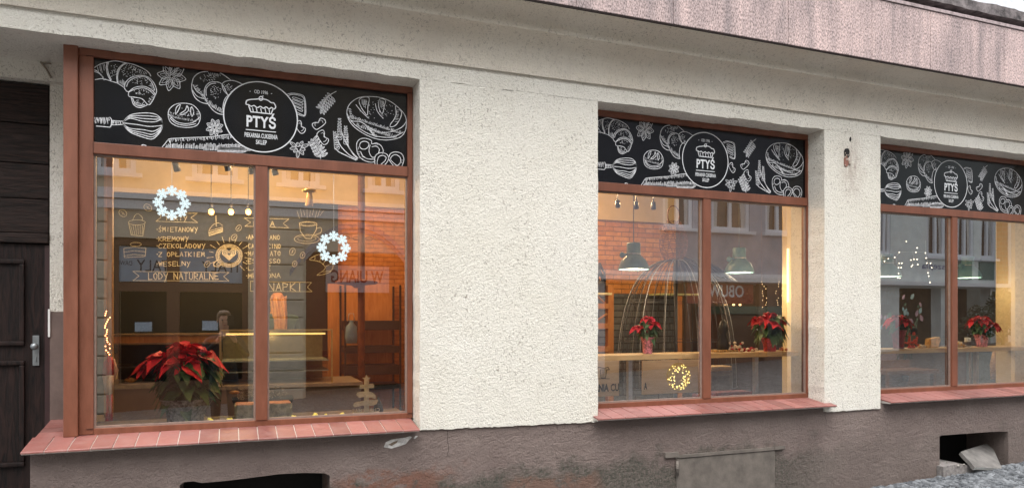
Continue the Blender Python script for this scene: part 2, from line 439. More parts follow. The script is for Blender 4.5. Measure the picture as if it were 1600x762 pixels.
wall.box(-5, 10.5, 5.19, 5.56, 3.302, 3.427)
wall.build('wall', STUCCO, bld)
# cornice: two concave coves under the pink band
def cove(y0, z0, y1, z1, lead, n=10):
    pts = [(y0, z0), (y0, z0+lead)]
    hy = y0-y1; hz = z1-(z0+lead)
    for i in range(1, n+1):
        a = PI/2*i/n; pts.append((y0-hy*(1-math.cos(a)), z0+lead+hz*math.sin(a)))
    return pts
co = MB()
prof = [(5.2, 3.427)]+cove(4.962, 3.427, 4.80, 3.688, .05)+cove(4.790, 3.692, 4.622, 3.812, .058)+[(4.622, 3.83), (5.2, 3.83)]
co.extrude_x(prof, -5, 10.5)
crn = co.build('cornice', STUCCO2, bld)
pk = MB(); jx = [-5, -1.2, .9, 2.3, 3.12, 4.22, 5.13, 5.83, 6.8, 7.9, 10.5]
for a, b in zip(jx[:-1], jx[1:]):
    pk.box(a+.002, b-.002, 4.60, 4.9, 3.8235, 4.345, bev=.004)
pk.build('fascia', PINK, bld)
dr = MB(); dr.box(-5, 10.5, 4.606, 4.9, 3.8135, 3.8225); dr.build('drip_gap_shade', simple('dark_drip_gap', (.03, .02, .018), .9), bld)  # solid dark strip stands in for the shade of the drip gap
cp = MB(); cp.box(-5, 10.5, 4.590, 4.9, 4.350, 4.378); cp.build('cap_strip', simple('pinkish_cap', (.36, .29, .29), .7, var=.3), bld)
vd = MB(); vd.box(-5, 10.5, 4.70, 4.9, 4.378, 4.44); vd.build('shadow_gap', VOIDSHADE, bld)
sl_ = MB(); sl_.prism([(x, z) for x, z in jag(-5, 10.5, 4.442, .004, .05)]+[(x, z) for x, z in reversed(jag(-5, 10.5, 4.53, .006, .05))], 4.60, 5.2)
sl_.build('ledge_slab', simple('weathered_ledge', (.16, .14, .14), .95, var=.5, vs=14, bump=.006), bld)
up = MB(); up.box(-5, 10.5, 4.78, 5.2, 4.53, 8.2); up.build('upper_wall', simple('pale_blue_grey_render', (.66, .68, .72), .9, var=.08), bld)
# plinth with the two cellar openings and the niche side
pl = MB()
PT = .80
def plb(x0, x1, z0, z1): pl.box(x0, x1, 5.0, 5.5, z0, z1)
v1 = [(-.30, .25), (-.30, .545), (-.27, .562), (-.22, .562), (-.17, .548), (-.05, .548), (.12, .556), (.30, .567), (.47, .562), (.60, .548), (.63, .53), (.635, .25)]
XL = -1.105
# plinth panels around the openings
pl.prism([(XL, -.6), (-.30, -.6), (-.30, .545), (-.27, .562), (-.22, .562), (-.17, .548), (-.05, .548), (.12, .556), (.30, .567), (.47, .562), (.60, .548), (.63, .53), (.635, -.6),
          (3.39, -.6), (3.39, .80), (XL, .80)], 5.0, 5.45)
pl.prism([(3.39, -.6), (6.46, -.6), (6.46, .445), (6.49, .455), (7.2, .448), (7.44, .438), (7.452, .42), (7.46, -.6), (10.5, -.6), (10.5, .80), (3.39, .80)], 5.0, 5.45)
pl.build('plinth', PLINTH, bld)
vr = MB(); vr.box(-.6, .9, 5.45, 5.7, -.6, .8); vr.build('cellar_recess', VOIDSHADE, bld); vr = MB(); vr.box(6.2, 7.7, 5.45, 5.7, -.6, .8); vr.build('cellar_recess', VOIDSHADE, bld)
# small sill of the right cellar opening, and pipes inside it
cs = MB(); cs.prism([(6.42, .05), (6.42, .165), (6.62, .175), (6.86, .14), (7.0, .10), (7.0, .02)], 4.93, 5.44); cs.build('cellar_sill', simple('grey_mortar', (.24, .22, .21), .9, var=.3, bump=.004), bld)
pp = MB(); pp.tube([(6.76, 5.33, 0.1), (6.76, 5.33, .46)], .012); pp.tube([(6.83, 5.38, .05), (6.83, 5.38, .46)], .03); pp.tube([(6.5, 5.4, .30), (6.8, 5.4, .31)], .008); pp.build('pipe', simple('dusty_pipe', (.13, .11, .10), .7), bld)
# white scar and cracks in the plinth paint
scar = MB(); sp_ = [P(u, v, 4.996) for u, v in [(600, 698), (603, 690), (612, 686), (624, 684), (633, 683), (640, 681), (644, 682), (638, 688), (634, 693), (622, 697), (612, 700)]]
scar.prism(sp_, 4.9965, 5.001); sp2 = [P(u, v, 4.996) for u, v in [(646, 684), (650, 680), (653, 681), (648, 685)]]; scar.prism(sp2, 4.9965, 5.001); scar.prism([P(u, v, 4.996) for u, v in [(607, 694), (614, 690), (622, 687), (620, 691), (612, 696)]], 4.9955, 5.001, 1)
scar.build('paint_scar', [simple('bare_white_plaster', (.62, .60, .58), .9, var=.35, vs=25, bump=.003), simple('scar_core', (.20, .15, .11), .9)], bld)
rk_ = random.Random(4)
for (u0, v0, v1) in ((700, 672, 716), (1290, 640, 668)):
    ck = MB(); pts = [(P(u0+rk_.uniform(-1.2, 1.2), v, 4.999)) for v in range(v0, v1, 4)]; ck.ribbon(pts, .0028, 4.9993); ck.build('hairline_crack', VOIDSHADE, bld, fix=False)
# flat iron hatch
ht = MB(); ht.box(3.415, 4.43, 4.990, 5.003, -.3, .447, bev=.002); ht.box(3.40, 4.46, 4.982, 5.002, .452, .478, bev=.002)
ht.box(3.30, 3.43, 4.978, 5.002, .462, .505, bev=.002); ht.box(4.42, 4.53, 4.978, 5.002, .455, .482, bev=.002)
hto = ht.build('cellar_hatch', GREYIRON, bld)
hg = MB(); hg.tube([(3.414, 4.98, .31), (3.414, 4.98, .43)], .012); hg.tube([(3.414, 4.98, .365), (3.414, 4.98, .372)], .015); hg.build('hinge', GREYIRON, hto)
# hole broken in the render of the second pier
hl = MB(); X0, Z0 = P(1324, 246, 4.98)
def blob(cx, cz, rx, rz, n, r_, pts=None):
    return [(cx+rx*math.cos(2*PI*i/n)*r_.uniform(.75, 1.1), cz+rz*math.sin(2*PI*i/n)*r_.uniform(.8, 1.1)) for i in range(n)]
r_ = random.Random(5)
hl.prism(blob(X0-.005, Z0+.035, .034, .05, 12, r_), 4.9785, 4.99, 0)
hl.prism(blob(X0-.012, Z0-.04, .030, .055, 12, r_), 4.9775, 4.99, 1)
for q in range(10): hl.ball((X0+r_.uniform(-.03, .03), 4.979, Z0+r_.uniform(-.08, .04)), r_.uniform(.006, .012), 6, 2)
hl.build('broken_render', [VOIDSHADE, simple('old_brick_red', (.26, .12, .09), .9), simple('mortar_crumbs', (.42, .36, .30), .9)], bld)
X1, Z1 = P(1329, 218, 4.98); hl = MB(); hl.prism(blob(X1, Z1, .010, .022, 9, r_), 4.9785, 4.99, 0); hl.build('chipped_hole', VOIDSHADE, bld)

# niche: soffit beam, pier beside the door, brown base
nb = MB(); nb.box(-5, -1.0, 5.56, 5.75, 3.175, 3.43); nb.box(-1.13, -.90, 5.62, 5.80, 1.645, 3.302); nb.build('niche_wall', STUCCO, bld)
nbb = MB(); nbb.box(-1.128, -.90, 5.612, 5.80, .80, 1.643); nbb.build('niche_base', simple('smooth_brown_paint', (.135, .092, .078), .6, var=.2, vs=6, bump=.002), bld)
# painted crack / cable at the top of the niche
cb = MB(); cb.tube([(*P(63, 97, 5.55)[:1], 5.55, P(63, 97, 5.55)[1]), (P(72, 108, 5.55)[0], 5.55, P(72, 108, 5.55)[1]), (P(80, 122, 5.55)[0], 5.55, P(80, 122, 5.55)[1])], .006)
cb.tube([(P(66, 98, 5.55)[0], 5.55, P(66, 98, 5.55)[1]), (P(80, 100, 5.55)[0], 5.55, P(80, 100, 5.55)[1])], .005); cb.build('cable_end', simple('painted_cable', (.3, .26, .2), .8), bld)
# door
dd = MB(); dd.box(-3.2, -1.131, 5.66, 5.74, -.4, 3.17)                       # frame board
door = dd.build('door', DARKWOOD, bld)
tr_ = MB()
for z0, z1 in ((2.90, 3.165), (2.635, 2.895), (2.40, 2.63), (2.17, 2.395)): tr_.box(-3.2, -1.14, 5.635, 5.66, z0, z1, bev=.006)
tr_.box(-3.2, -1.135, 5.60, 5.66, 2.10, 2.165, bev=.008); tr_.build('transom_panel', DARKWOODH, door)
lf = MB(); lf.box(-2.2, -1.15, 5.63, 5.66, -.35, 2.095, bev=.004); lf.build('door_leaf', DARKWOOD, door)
mo = MB()
for z0, z1 in ((1.42, 1.99), (.62, 1.32)):
    for x0, x1 in ((-2.05, -1.272),):
        w_ = .03
        mo.box(x0, x1, 5.605, 5.63, z1-w_, z1, bev=.008); mo.box(x0, x1, 5.605, 5.63, z0, z0+w_, bev=.008)
        mo.box(x1-w_, x1, 5.605, 5.63, z0+w_, z1-w_, bev=.008); mo.box(x0, x0+w_, 5.605, 5.63, z0+w_, z1-w_, bev=.008)
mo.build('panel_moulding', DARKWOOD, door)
hd = MB(); hd.box(-1.228, -1.190, 5.618, 5.63, 1.285, 1.485, bev=.002)
hd.lathe([(0, 5.56), (.018, 5.562), (.024, 5.575), (.02, 5.59), (.009, 5.595), (.009, 5.62)], 0, 0, 14, M=Matrix(((1, 0, 0, -1.209), (0, 0, 1, 0), (0, 1, 0, 1.415), (0, 0, 0, 1))))
hd.box(-1.214, -1.204, 5.612, 5.62, 1.31, 1.345, bev=.002)
hd.build('handle', simple('worn_grey_metal', (.25, .27, .28), .4, .7), door)
ws = MB(); ws.box(-1.137, -1.124, 5.60, 5.615, 1.475, 1.662, bev=.002); ws.build('white_strip', WHITEPAINT, bld)
# inner edge of the door reveal, deep red brown
rv = MB(); rv.box(-1.16, -1.131, 5.625, 5.66, .80, 2.09); rv.build('door_jamb', simple('oxblood_edge', (.03, .008, .008), .6), bld)

# ================================================================== windows
def bars(mb, x0, x1, z0, z1, y0, y1, w, bev=.004):
    pass
ZT = 3.252; ZR0, ZR1 = 2.640, 2.712; ZB = .905
def window(cx, xl, xr, mull, post=False, left=None):
    fr = MB(); y0, y1 = 5.18, 5.25
    L = xl; R = xr
    fr.box(L-.08 if post else L-.04, R+.038, y0, y1, ZT, 3.300, bev=.004)                # head
    fr.box(L-.08 if post else L-.04, L, y0, y1, .868, ZT, bev=.004)                         # left stile
    fr.box(R, R+.038, y0, y1, .868, ZT, bev=.004)
    fr.box(L, R, y0+.002, y1, .862, ZB, bev=.004)
    f = fr.build('window', FRAME, bld)
    for (xa_, xb_, za_, zb_) in ((L-.0006, L+.0006, ZR0, ZR1), (R-.0006, R+.0006, ZR0, ZR1), (mull-.039, mull+.039, ZR0-.0016, ZR0-.0004), (L-.04, L, .9044, .9056), (R, R+.038, .9044, .9056), (L-.04, L, ZT-.0006, ZT+.0006), (R, R+.038, ZT-.0006, ZT+.0006)):
        jl = MB(); jl.box(xa_, xb_, 5.1728, 5.181, za_, zb_); jl.build('joint_line', simple('frame_joint_shadow', (.05, .018, .01), .8), f)
    tb = MB(); tb.box(L, R, y0-.006, y1-.01, ZR0, ZR1, bev=.004); tb.build('transom_bar', FRAME, f)
    mb = MB(); mb.box(mull-.039, mull+.039, y0-.004, y1-.01, ZB, ZR0, bev=.004); mb.build('mullion', FRAME, f)
    bd = MB(); q = .012
    for a, b in ((L, mull-.039), (mull+.039, R)):
        bd.box(a, b, 5.198, 5.215, ZB, ZB+q); bd.box(a, a+q, 5.198, 5.215, ZB+q, ZR0-.001); bd.box(b-q, b, 5.198, 5.215, ZB+q, ZR0-.001); bd.box(a+q, b-q, 5.198, 5.215, ZR0-q, ZR0-.001)
    bd.build('glazing_bead', simple('dull_grey_bead', (.24, .17, .14), .5), f)
    for a, b in ((L, mull-.035), (mull+.035, R)):
        pn = MB(); pn.add([(a, 5.218, ZB-.002), (b, 5.218, ZB-.002), (b, 5.218, ZR0+.002), (a, 5.218, ZR0+.002)], [(0, 1, 2, 3)]); pn.build('pane', GLASS, f)
    if post:
        ps = MB(); ps.box(L-.160, L-.081, 5.150, 5.23, .862, 3.30, bev=.006); ps.build('corner_post', FRAME, f)
        rt = MB(); rt.box(L-.160, L-.10, 5.23, 5.62, .90, 3.30); rt.build('return_panel', FRAME, f)
    return f
def sill(f, x0, x1, n, left_return=False, dx=0.):
    t = MB(); w_ = (x1-x0)/n; ya, yb = 4.905, 5.185; za, zb = .826, .866
    r_ = random.Random(int(x0*10)+3)
    for i in range(n):
        a = x0+i*w_+.0022; b = x0+(i+1)*w_-.0022; e = r_.uniform(-.0015, .0015); e2 = r_.uniform(-.0015, .0015)
        T = .012
        vs = [(a, ya, za-T+e), (b, ya, za-T+e), (b, ya, za-.004+e), (a, ya, za-.004+e), (a+.001, ya+.004, za+e), (b-.001, ya+.004, za+e), (b-.001, yb, zb+e2), (a+.001, yb, zb+e2), (a, yb, zb-T), (b, yb, zb-T)]
        if left_return and i == 0: vs = [(v[0], v[1], v[2]) for v in vs]
        t.add(vs, [(0, 1, 2, 3), (3, 2, 5, 4), (4, 5, 6, 7), (0, 3, 4, 7, 8), (1, 9, 6, 5, 2), (0, 8, 9, 1)])
    if left_return:
        y = yb; k_ = 0
        while y < 5.60:
            y2 = min(y+.112, 5.612); z0_ = .866+(y-5.185)*.125; z1_ = .866+(y2-5.185)*.125
            a = x0+.002+.012; b = -.964
            t.add([(a, y+.003, z0_-.012), (b, y+.003, z0_-.012), (b, y+.003, z0_), (a, y+.003, z0_), (a, y2-.003, z1_-.012), (b, y2-.003, z1_-.012), (b, y2-.003, z1_), (a, y2-.003, z1_)],
                  [(0, 1, 2, 3), (4, 7, 6, 5), (3, 2, 6, 7), (0, 4, 5, 1), (0, 3, 7, 4), (1, 5, 6, 2)]); y = y2; k_ += 1
    s_o = t.build('window_sill', TILE, f)
    gb = MB(); gb.extrude_x([(4.915, .806), (4.915, .8215), (5.185, .8605), (5.185, .80)], x0+.004, x1-.004)
    if left_return:
        gb.extrude_x([(5.185, .79), (5.185, .8605), (5.61, .913), (5.61, .79)], x0+.012, -.964)
    gb.build('grout_bed', GROUT, s_o)
    return s_o
w1 = window(.198, -.805, 1.212, .198, True)
sill(w1, -1.135, 1.236, 20, True)
w2 = window(3.857, 2.745, 4.972, 3.857)
sill(w2, 2.640, 5.055, 20)
w3 = window(6.912, 5.70, 8.124, 6.912)
sill(w3, 5.705, 8.21, 21)
# render returned on the sides: reveal plaster behind the frames
for x0, x1 in ((1.25, 1.262), (2.66, 2.674), (5.0, 5.02), (5.64, 5.655), (8.162, 8.175)):
    rvl = MB(); rvl.box(x0, x1, 5.25, 5.40, .8, 3.29); rvl.build('inner_reveal', simple('inner_cream', (.62, .55, .42), .8), bld)

# ================================================================== shop signs
def cropA(p): return (140+p[0]/4.764, 80+p[1]/4.764)
def cropB(p): return (340+p[0]/5.864, 110+p[1]/5.864)
def cropC(p): return (450+p[0]/5.642, 130+p[1]/5.642)
OX, OZ = .196, 2.978
def tr(crop, pts):
    out = []
    for p in pts:
        X, Z = P(*crop(p), 5.2); out.append(Vector((X-OX, Z-OZ)))
    return out
ART = []   # (centre x, list of (polyline, width))
rnd = random.Random(21)
def item(crop, lines, w=.0042, dots=None, k=5):
    L = []
    for ln in lines:
        cl = False; ww = w; raw = False
        if isinstance(ln, dict): cl = ln.get('c', False); ww = ln.get('w', w); raw = ln.get('raw', False); ln = ln['p']
        pts = tr(crop, ln); pts = pts if raw else spline(pts, k, cl)
        if cl: pts = pts+[pts[0]]
        L.append((pts, ww))
    if dots:
        for (x, y, rx, ry, n) in dots:
            for i in range(n):
                a = rnd.uniform(0, 2*PI); r = math.sqrt(rnd.random()); px, py = x+rx*r*math.cos(a), y+ry*r*math.sin(a)
                q = tr(crop, [(px, py), (px+2.5, py+rnd.uniform(-2, 3))]); L.append((q, .0035))
    xs = [p.x for pts, _ in L for p in pts]; ART.append(((min(xs)+max(xs))/2, L))
def hatch(a, b, n, ln, jit=.4, bend=0):
    """short strokes from the line a->b in direction ln"""
    out = []
    for i in range(n):
        t = (i+rnd.uniform(-jit, jit))/n; x = a[0]+(b[0]-a[0])*t; y = a[1]+(b[1]-a[1])*t; f = rnd.uniform(.4, 1.1)
        out.append([(x, y), (x+ln[0]*f*.5+bend, y+ln[1]*f*.5), (x+ln[0]*f, y+ln[1]*f)])
    return out
def W2(lines, w=.0022): return [{'p': l, 'w': w} for l in lines]
# croissant
item(cropA, [
    [(-40, 190), (0, 150), (28, 128), (70, 100), (130, 82), (190, 72), (260, 85), (330, 100), (400, 130), (440, 160), (455, 185)],
    [(130, 86), (124, 120), (132, 170), (155, 218)], [(140, 84), (132, 120), (140, 165), (160, 212)],
    [(275, 90), (232, 118), (208, 180), (212, 238)], [(262, 88), (220, 122), (202, 175), (205, 235)],
    [(-40, 230), (28, 215), (90, 205), (150, 220), (210, 240), (258, 272)],
    [(0, 160), (30, 140), (60, 152), (88, 180), (108, 215)], [(30, 150), (70, 165), (100, 195)],
    [(258, 275), (268, 232), (310, 195), (380, 180), (440, 196), (480, 240), (498, 290), (490, 325)], [(275, 262), (290, 228), (330, 200), (385, 188), (430, 200), (466, 240), (484, 290)],
    [(255, 270), (285, 302), (335, 270), (405, 262), (460, 288), (490, 322)], [(290, 305), (340, 282), (405, 274), (450, 296), (480, 325)],
    [(290, 302), (292, 335), (330, 342), (390, 355), (435, 398), (462, 378), (488, 325)],
    [(310, 345), (328, 398), (370, 420), (410, 408), (435, 395)], [(320, 350), (338, 390), (372, 408), (408, 398)]]
    + W2(hatch((60, 110), (120, 90), 5, (12, 60)))+W2(hatch((285, 95), (440, 165), 14, (-12, 26)))+W2(hatch((220, 235), (262, 262), 6, (8, -36)))+W2(hatch((460, 240), (485, 300), 8, (-24, 6)))
    + W2(hatch((330, 400), (400, 408), 8, (4, -22)))+W2(hatch((445, 385), (480, 335), 6, (-16, -12))),
    .005, [(180, 145, 35, 50, 26), (300, 150, 70, 40, 40), (370, 220, 70, 26, 34), (385, 305, 60, 20, 26), (370, 375, 36, 20, 14)])
# anise stars
def star(cx, cy, R, n=8, rot=.2):
    L = []
    for i in range(n):
        a = rot+2*PI*i/n; ca, sa = math.cos(a), math.sin(a); pw = R*.27
        q = lambda r, t: (cx+ca*r-sa*t, cy+sa*r+ca*t)
        L.append({'p': [q(R*.18, 0), q(R*.5, pw), q(R*.75, pw*.7), q(R, 0), q(R*.75, -pw*.7), q(R*.5, -pw), q(R*.18, 0)], 'w': .0042})
        L.append({'p': [q(R*.3, 0), q(R*.55, pw*.35), q(R*.8, 0), q(R*.55, -pw*.35), q(R*.3, 0)], 'w': .0026})
    L.append({'p': [(cx+R*.12*math.cos(t*PI/4), cy+R*.12*math.sin(t*PI/4)) for t in range(9)], 'w': .004})
    return L
item(cropA, star(610, 188, 108)); item(cropA, star(930, 568, 64, 8, .5))
# whisk
wl = [[(-60, 490), (150, 492)], [(-60, 555), (25, 555), (150, 565)], [(150, 492), (162, 510), (160, 550), (150, 565)], [(160, 515), (250, 522)], [(160, 548), (250, 545)]]
for i, (t, b) in enumerate([(460, 652), (480, 636), (500, 618), (520, 596)]):
    wl.append([(245, 530), (300, 500-(520-t)*.4), (390, t), (480, t+6), (530, 500+i*4), (545, 545)])
    wl.append([(245, 538), (300, 575+(b-600)*.5), (400, b-12), (470, b), (525, 600-i*10), (545, 548)])
wl.append([(245, 534), (350, 545), (450, 560), (540, 552)])
item(cropA, wl+W2(hatch((-20, 492), (145, 494), 20, (14, 46)), .0034)+W2(hatch((165, 518), (240, 524), 9, (3, 24)), .003), .0052)
# bun
item(cropA, [{'p': [(585, 480), (595, 430), (640, 395), (705, 387), (770, 402), (815, 450), (823, 500), (800, 550), (740, 567), (660, 560), (605, 530)], 'c': True},
    [(590, 470), (640, 520), (700, 538), (770, 530), (820, 490)], [(600, 500), (650, 540), (720, 552), (790, 540)],
    {'p': [(640, 465), (645, 420), (675, 397), (660, 440)], 'c': True}, {'p': [(670, 468), (710, 440), (725, 405), (735, 440), (700, 468)], 'c': True}, {'p': [(758, 480), (752, 440), (760, 415), (775, 450), (765, 482)], 'c': True}]
    + W2(hatch((600, 490), (800, 530), 26, (2, -16)))+W2(hatch((595, 450), (600, 500), 6, (18, 4)))+W2(hatch((812, 450), (815, 520), 8, (-20, 4))), .0048, [(700, 450, 90, 40, 26)])
# braided loaf
item(cropA, [[(760, 250), (775, 195), (820, 160), (880, 152), (960, 158), (1010, 185), (1050, 215)], [(760, 240), (762, 290), (785, 345), (830, 380), (880, 392)],
    [(880, 392), (855, 330), (858, 275), (890, 235), (940, 228), (985, 245), (1015, 300), (1030, 330)], [(868, 330), (868, 280), (900, 245), (940, 238)],
    [(985, 245), (1010, 225), (1060, 218), (1110, 232), (1160, 258)], [(985, 245), (995, 285), (1025, 320), (1060, 330)],
    [(880, 392), (920, 440), (960, 465), (1000, 472)], [(1000, 470), (992, 420), (1005, 360), (1030, 330), (1070, 310)], [(770, 250), (800, 300), (850, 330)], [(765, 290), (800, 335), (855, 355)]]
    + W2(hatch((775, 260), (870, 380), 20, (22, -16)))+W2(hatch((880, 395), (990, 465), 20, (12, -30)))+W2(hatch((890, 160), (980, 170), 8, (10, 26)))+W2(hatch((1000, 250), (1060, 320), 8, (14, -8))),
    .0048, [(880, 200, 60, 30, 36), (940, 300, 45, 50, 40), (1030, 265, 30, 25, 16)])
# long loaf
item(cropA, [[(540, 712), (560, 690), (590, 655), (640, 648), (760, 642), (900, 636), (1060, 618), (1150, 640)], [(545, 720), (600, 700), (590, 660)]]
    + W2(hatch((590, 652), (1100, 625), 46, (6, 24)), .0034)+W2(hatch((570, 716), (1200, 742), 90, (3, -36)), .0034)+W2(hatch((850, 735), (1200, 742), 60, (2, -50)), .003), .005)
item(cropB, [[(0, 740), (60, 742), (160, 748), (240, 748), (280, 725)], [(0, 690), (120, 680), (240, 695), (282, 725)]]+W2(hatch((0, 735), (260, 742), 60, (3, -46)), .0034)+W2(hatch((20, 700), (240, 705), 40, (14, 24)), .003), .005)
item(cropA, [[(370, 706), (400, 697), (430, 707)], [(372, 708), (400, 703), (428, 709)]], .006)
# spatula
item(cropC, [[(-20, 105), (0, 95), (40, 88), (90, 95), (135, 110), (152, 150), (158, 220), (155, 275), (140, 290), (100, 280), (75, 265)], [(0, 110), (40, 98), (90, 105), (128, 120), (145, 160), (148, 270), (130, 280), (80, 255)]]
    + [{'p': [(52+i*-2, 122+i*26), (130-i*2, 150+i*28), (132-i*2, 160+i*28), (122-i*2, 164+i*28), (46-i*2, 134+i*26)], 'c': True, 'w': .0036} for i in range(4)], .0045)
def bean(cx, cy, a, s):
    ca, sa = math.cos(a), math.sin(a); P0 = [(-1, 0), (-.8, .55), (-.2, .62), (.4, .6), (.95, .45), (1.05, -.05), (.7, -.5), (.3, -.35), (0, -.2), (-.4, -.45), (-.85, -.5)]
    o = [(cx+s*(x*ca-y*sa), cy+s*(x*sa+y*ca)) for x, y in P0]; i_ = [(cx+s*.62*(x*ca-y*sa), cy+s*.62*(x*sa+y*ca)) for x, y in P0]
    return [{'p': o, 'c': True, 'w': .005}, {'p': i_[4:]+i_[:1], 'w': .0028}]
item(cropC, bean(272, 355, -.6, 58)); item(cropC, bean(310, 475, 1.05, 62)); item(cropC, bean(110, 385, 1.0, 55))
def leaf(a, b, w_, lw=.0034):
    dx, dy = b[0]-a[0], b[1]-a[1]; L = math.hypot(dx, dy); nx, ny = -dy/L*w_, dx/L*w_
    q = lambda t, s: (a[0]+dx*t+nx*s, a[1]+dy*t+ny*s)
    return [{'p': [q(0, 0), q(.35, 1), q(.75, .8), q(1, 0), q(.75, -.8), q(.35, -1), q(0, 0)], 'w': lw}, {'p': [q(.1, 0), q(.9, 0)], 'w': lw*.6}]
L = [{'p': [(290, 262), (310, 190), (350, 120), (425, 72)], 'w': .005}]
for i in range(7):
    t = i/7; x, y = 300+t*95, 215-t*115
    L += leaf((x, y), (x+20+8*i*.3, y+62-i*2), 8); L += leaf((x, y), (x-52+i*3, y-6-i*4), 8)
L += leaf((300, 215), (288, 268), 9)
item(cropC, L)
L = []
for a in range(9):
    q = a*2*PI/9+.3; r = 38+18*(a % 3); L += leaf((95+.35*r*math.cos(q), 572+.3*r*math.sin(q)), (95+(r+22)*math.cos(q), 572+(r+12)*math.sin(q)), 13)
item(cropC, L)
L = [{'p': [(300, 700), (265, 600), (205, 490)], 'w': .005}, {'p': [(290, 690), (290, 620), (300, 550)], 'w': .004}]
for i in range(6):
    t = i/6; x, y = 214+t*78, 515+t*160
    L += leaf((x, y), (x+44, y-56), 8, .0038); L += leaf((x, y), (x-8-40*(i > 0), y-24), 8, .0038)
    if i > 2: L += leaf((x+22, y), (x+70, y-36), 8, .0038)
item(cropC, L)
L = [{'p': [(610, 672), (540, 630), (470, 560), (440, 500)], 'w': .006}, {'p': [(618, 660), (560, 600), (500, 500), (470, 420)], 'w': .006}, {'p': [(600, 678), (520, 640), (450, 605), (420, 575)], 'w': .006}, {'p': [(612, 665), (570, 620), (530, 540), (520, 470)], 'w': .004}]
for (b, t_) in (((455, 500), (455, 300)), ((512, 540), (508, 370)), ((432, 585), (408, 420))):
    for i in range(8):
        f = i/8; x = b[0]+(t_[0]-b[0])*f; y = b[1]+(t_[1]-b[1])*f; s = 1-.5*f
        for sg in (-1, 1): L.append({'p': [(x, y), (x+sg*18*s, y-6), (x+sg*21*s, y-26*s), (x+sg*4*s, y-18*s)], 'w': .0030})
        L.append({'p': [(x, y), (x+rnd.uniform(-30, 30)*s, y-36*s)], 'w': .0016})
item(cropC, L)
# round bread
item(cropC, [{'p': [(520, 250), (540, 190), (590, 145), (650, 122), (740, 118), (830, 130), (910, 165), (980, 220), (1030, 280), (1045, 350), (1030, 430), (980, 480), (880, 500), (780, 490), (680, 450), (590, 390), (535, 320)], 'c': True},
    [(522, 270), (560, 330), (640, 340), (720, 390), (800, 430), (900, 430), (1000, 390), (1042, 340)],
    {'p': [(628, 150), (640, 200), (670, 250), (700, 280), (705, 210), (715, 130), (660, 125)], 'c': True}, [(600, 190), (640, 240), (690, 290), (715, 310)],
    {'p': [(810, 140), (800, 200), (815, 250), (835, 265), (850, 200), (860, 150)], 'c': True}, [(770, 180), (790, 250), (840, 310)],
    {'p': [(950, 200), (955, 270), (935, 320), (905, 360), (905, 385), (950, 370), (990, 310), (1000, 250)], 'c': True}, [(530, 300), (600, 375), (700, 440), (800, 470), (920, 475), (1020, 430)]]
    + W2(hatch((540, 300), (1000, 450), 70, (14, -24)))+W2(hatch((600, 380), (960, 490), 50, (10, -30)))+W2(hatch((680, 370), (760, 470), 26, (40, 8)))+W2(hatch((650, 140), (700, 150), 7, (6, 70)))+W2(hatch((815, 150), (850, 160), 6, (-4, 60)))+W2(hatch((960, 230), (940, 350), 9, (36, 4)))
    + W2(hatch((530, 220), (560, 320), 12, (26, 6))), .0048, [(760, 230, 130, 80, 40), (900, 240, 60, 60, 16)])
# pretzels
item(cropC, [{'p': [(605, 560), (610, 520), (640, 490), (690, 486), (735, 505), (740, 535), (780, 528), (820, 550), (840, 590), (835, 620)]}, {'p': [(605, 560), (615, 620), (650, 665), (700, 690), (750, 695), (770, 680)]},
    {'p': [(632, 550), (645, 520), (680, 512), (712, 528), (708, 560), (680, 580), (648, 576)], 'c': True}, [(640, 600), (660, 640), (700, 665), (760, 670)], [(725, 545), (715, 600), (740, 650), (770, 650)], [(740, 560), (780, 555), (805, 580), (800, 612)],
    {'p': [(765, 690), (775, 635), (820, 612), (870, 625), (888, 660), (870, 700), (830, 735), (780, 735)], 'c': True}, {'p': [(788, 690), (800, 650), (835, 636), (866, 655), (850, 690), (815, 715), (790, 715)], 'c': True},
    {'p': [(888, 660), (905, 620), (950, 605), (1000, 620), (1022, 665), (1010, 720), (985, 748)]}, {'p': [(905, 670), (920, 640), (955, 630), (990, 655), (992, 695), (965, 725), (930, 700)], 'c': True}, [(888, 665), (920, 715), (960, 745)]],
    .0048, [(625, 600, 10, 40, 8), (780, 540, 30, 8, 6), (1005, 690, 8, 30, 6), (660, 655, 30, 12, 6)])

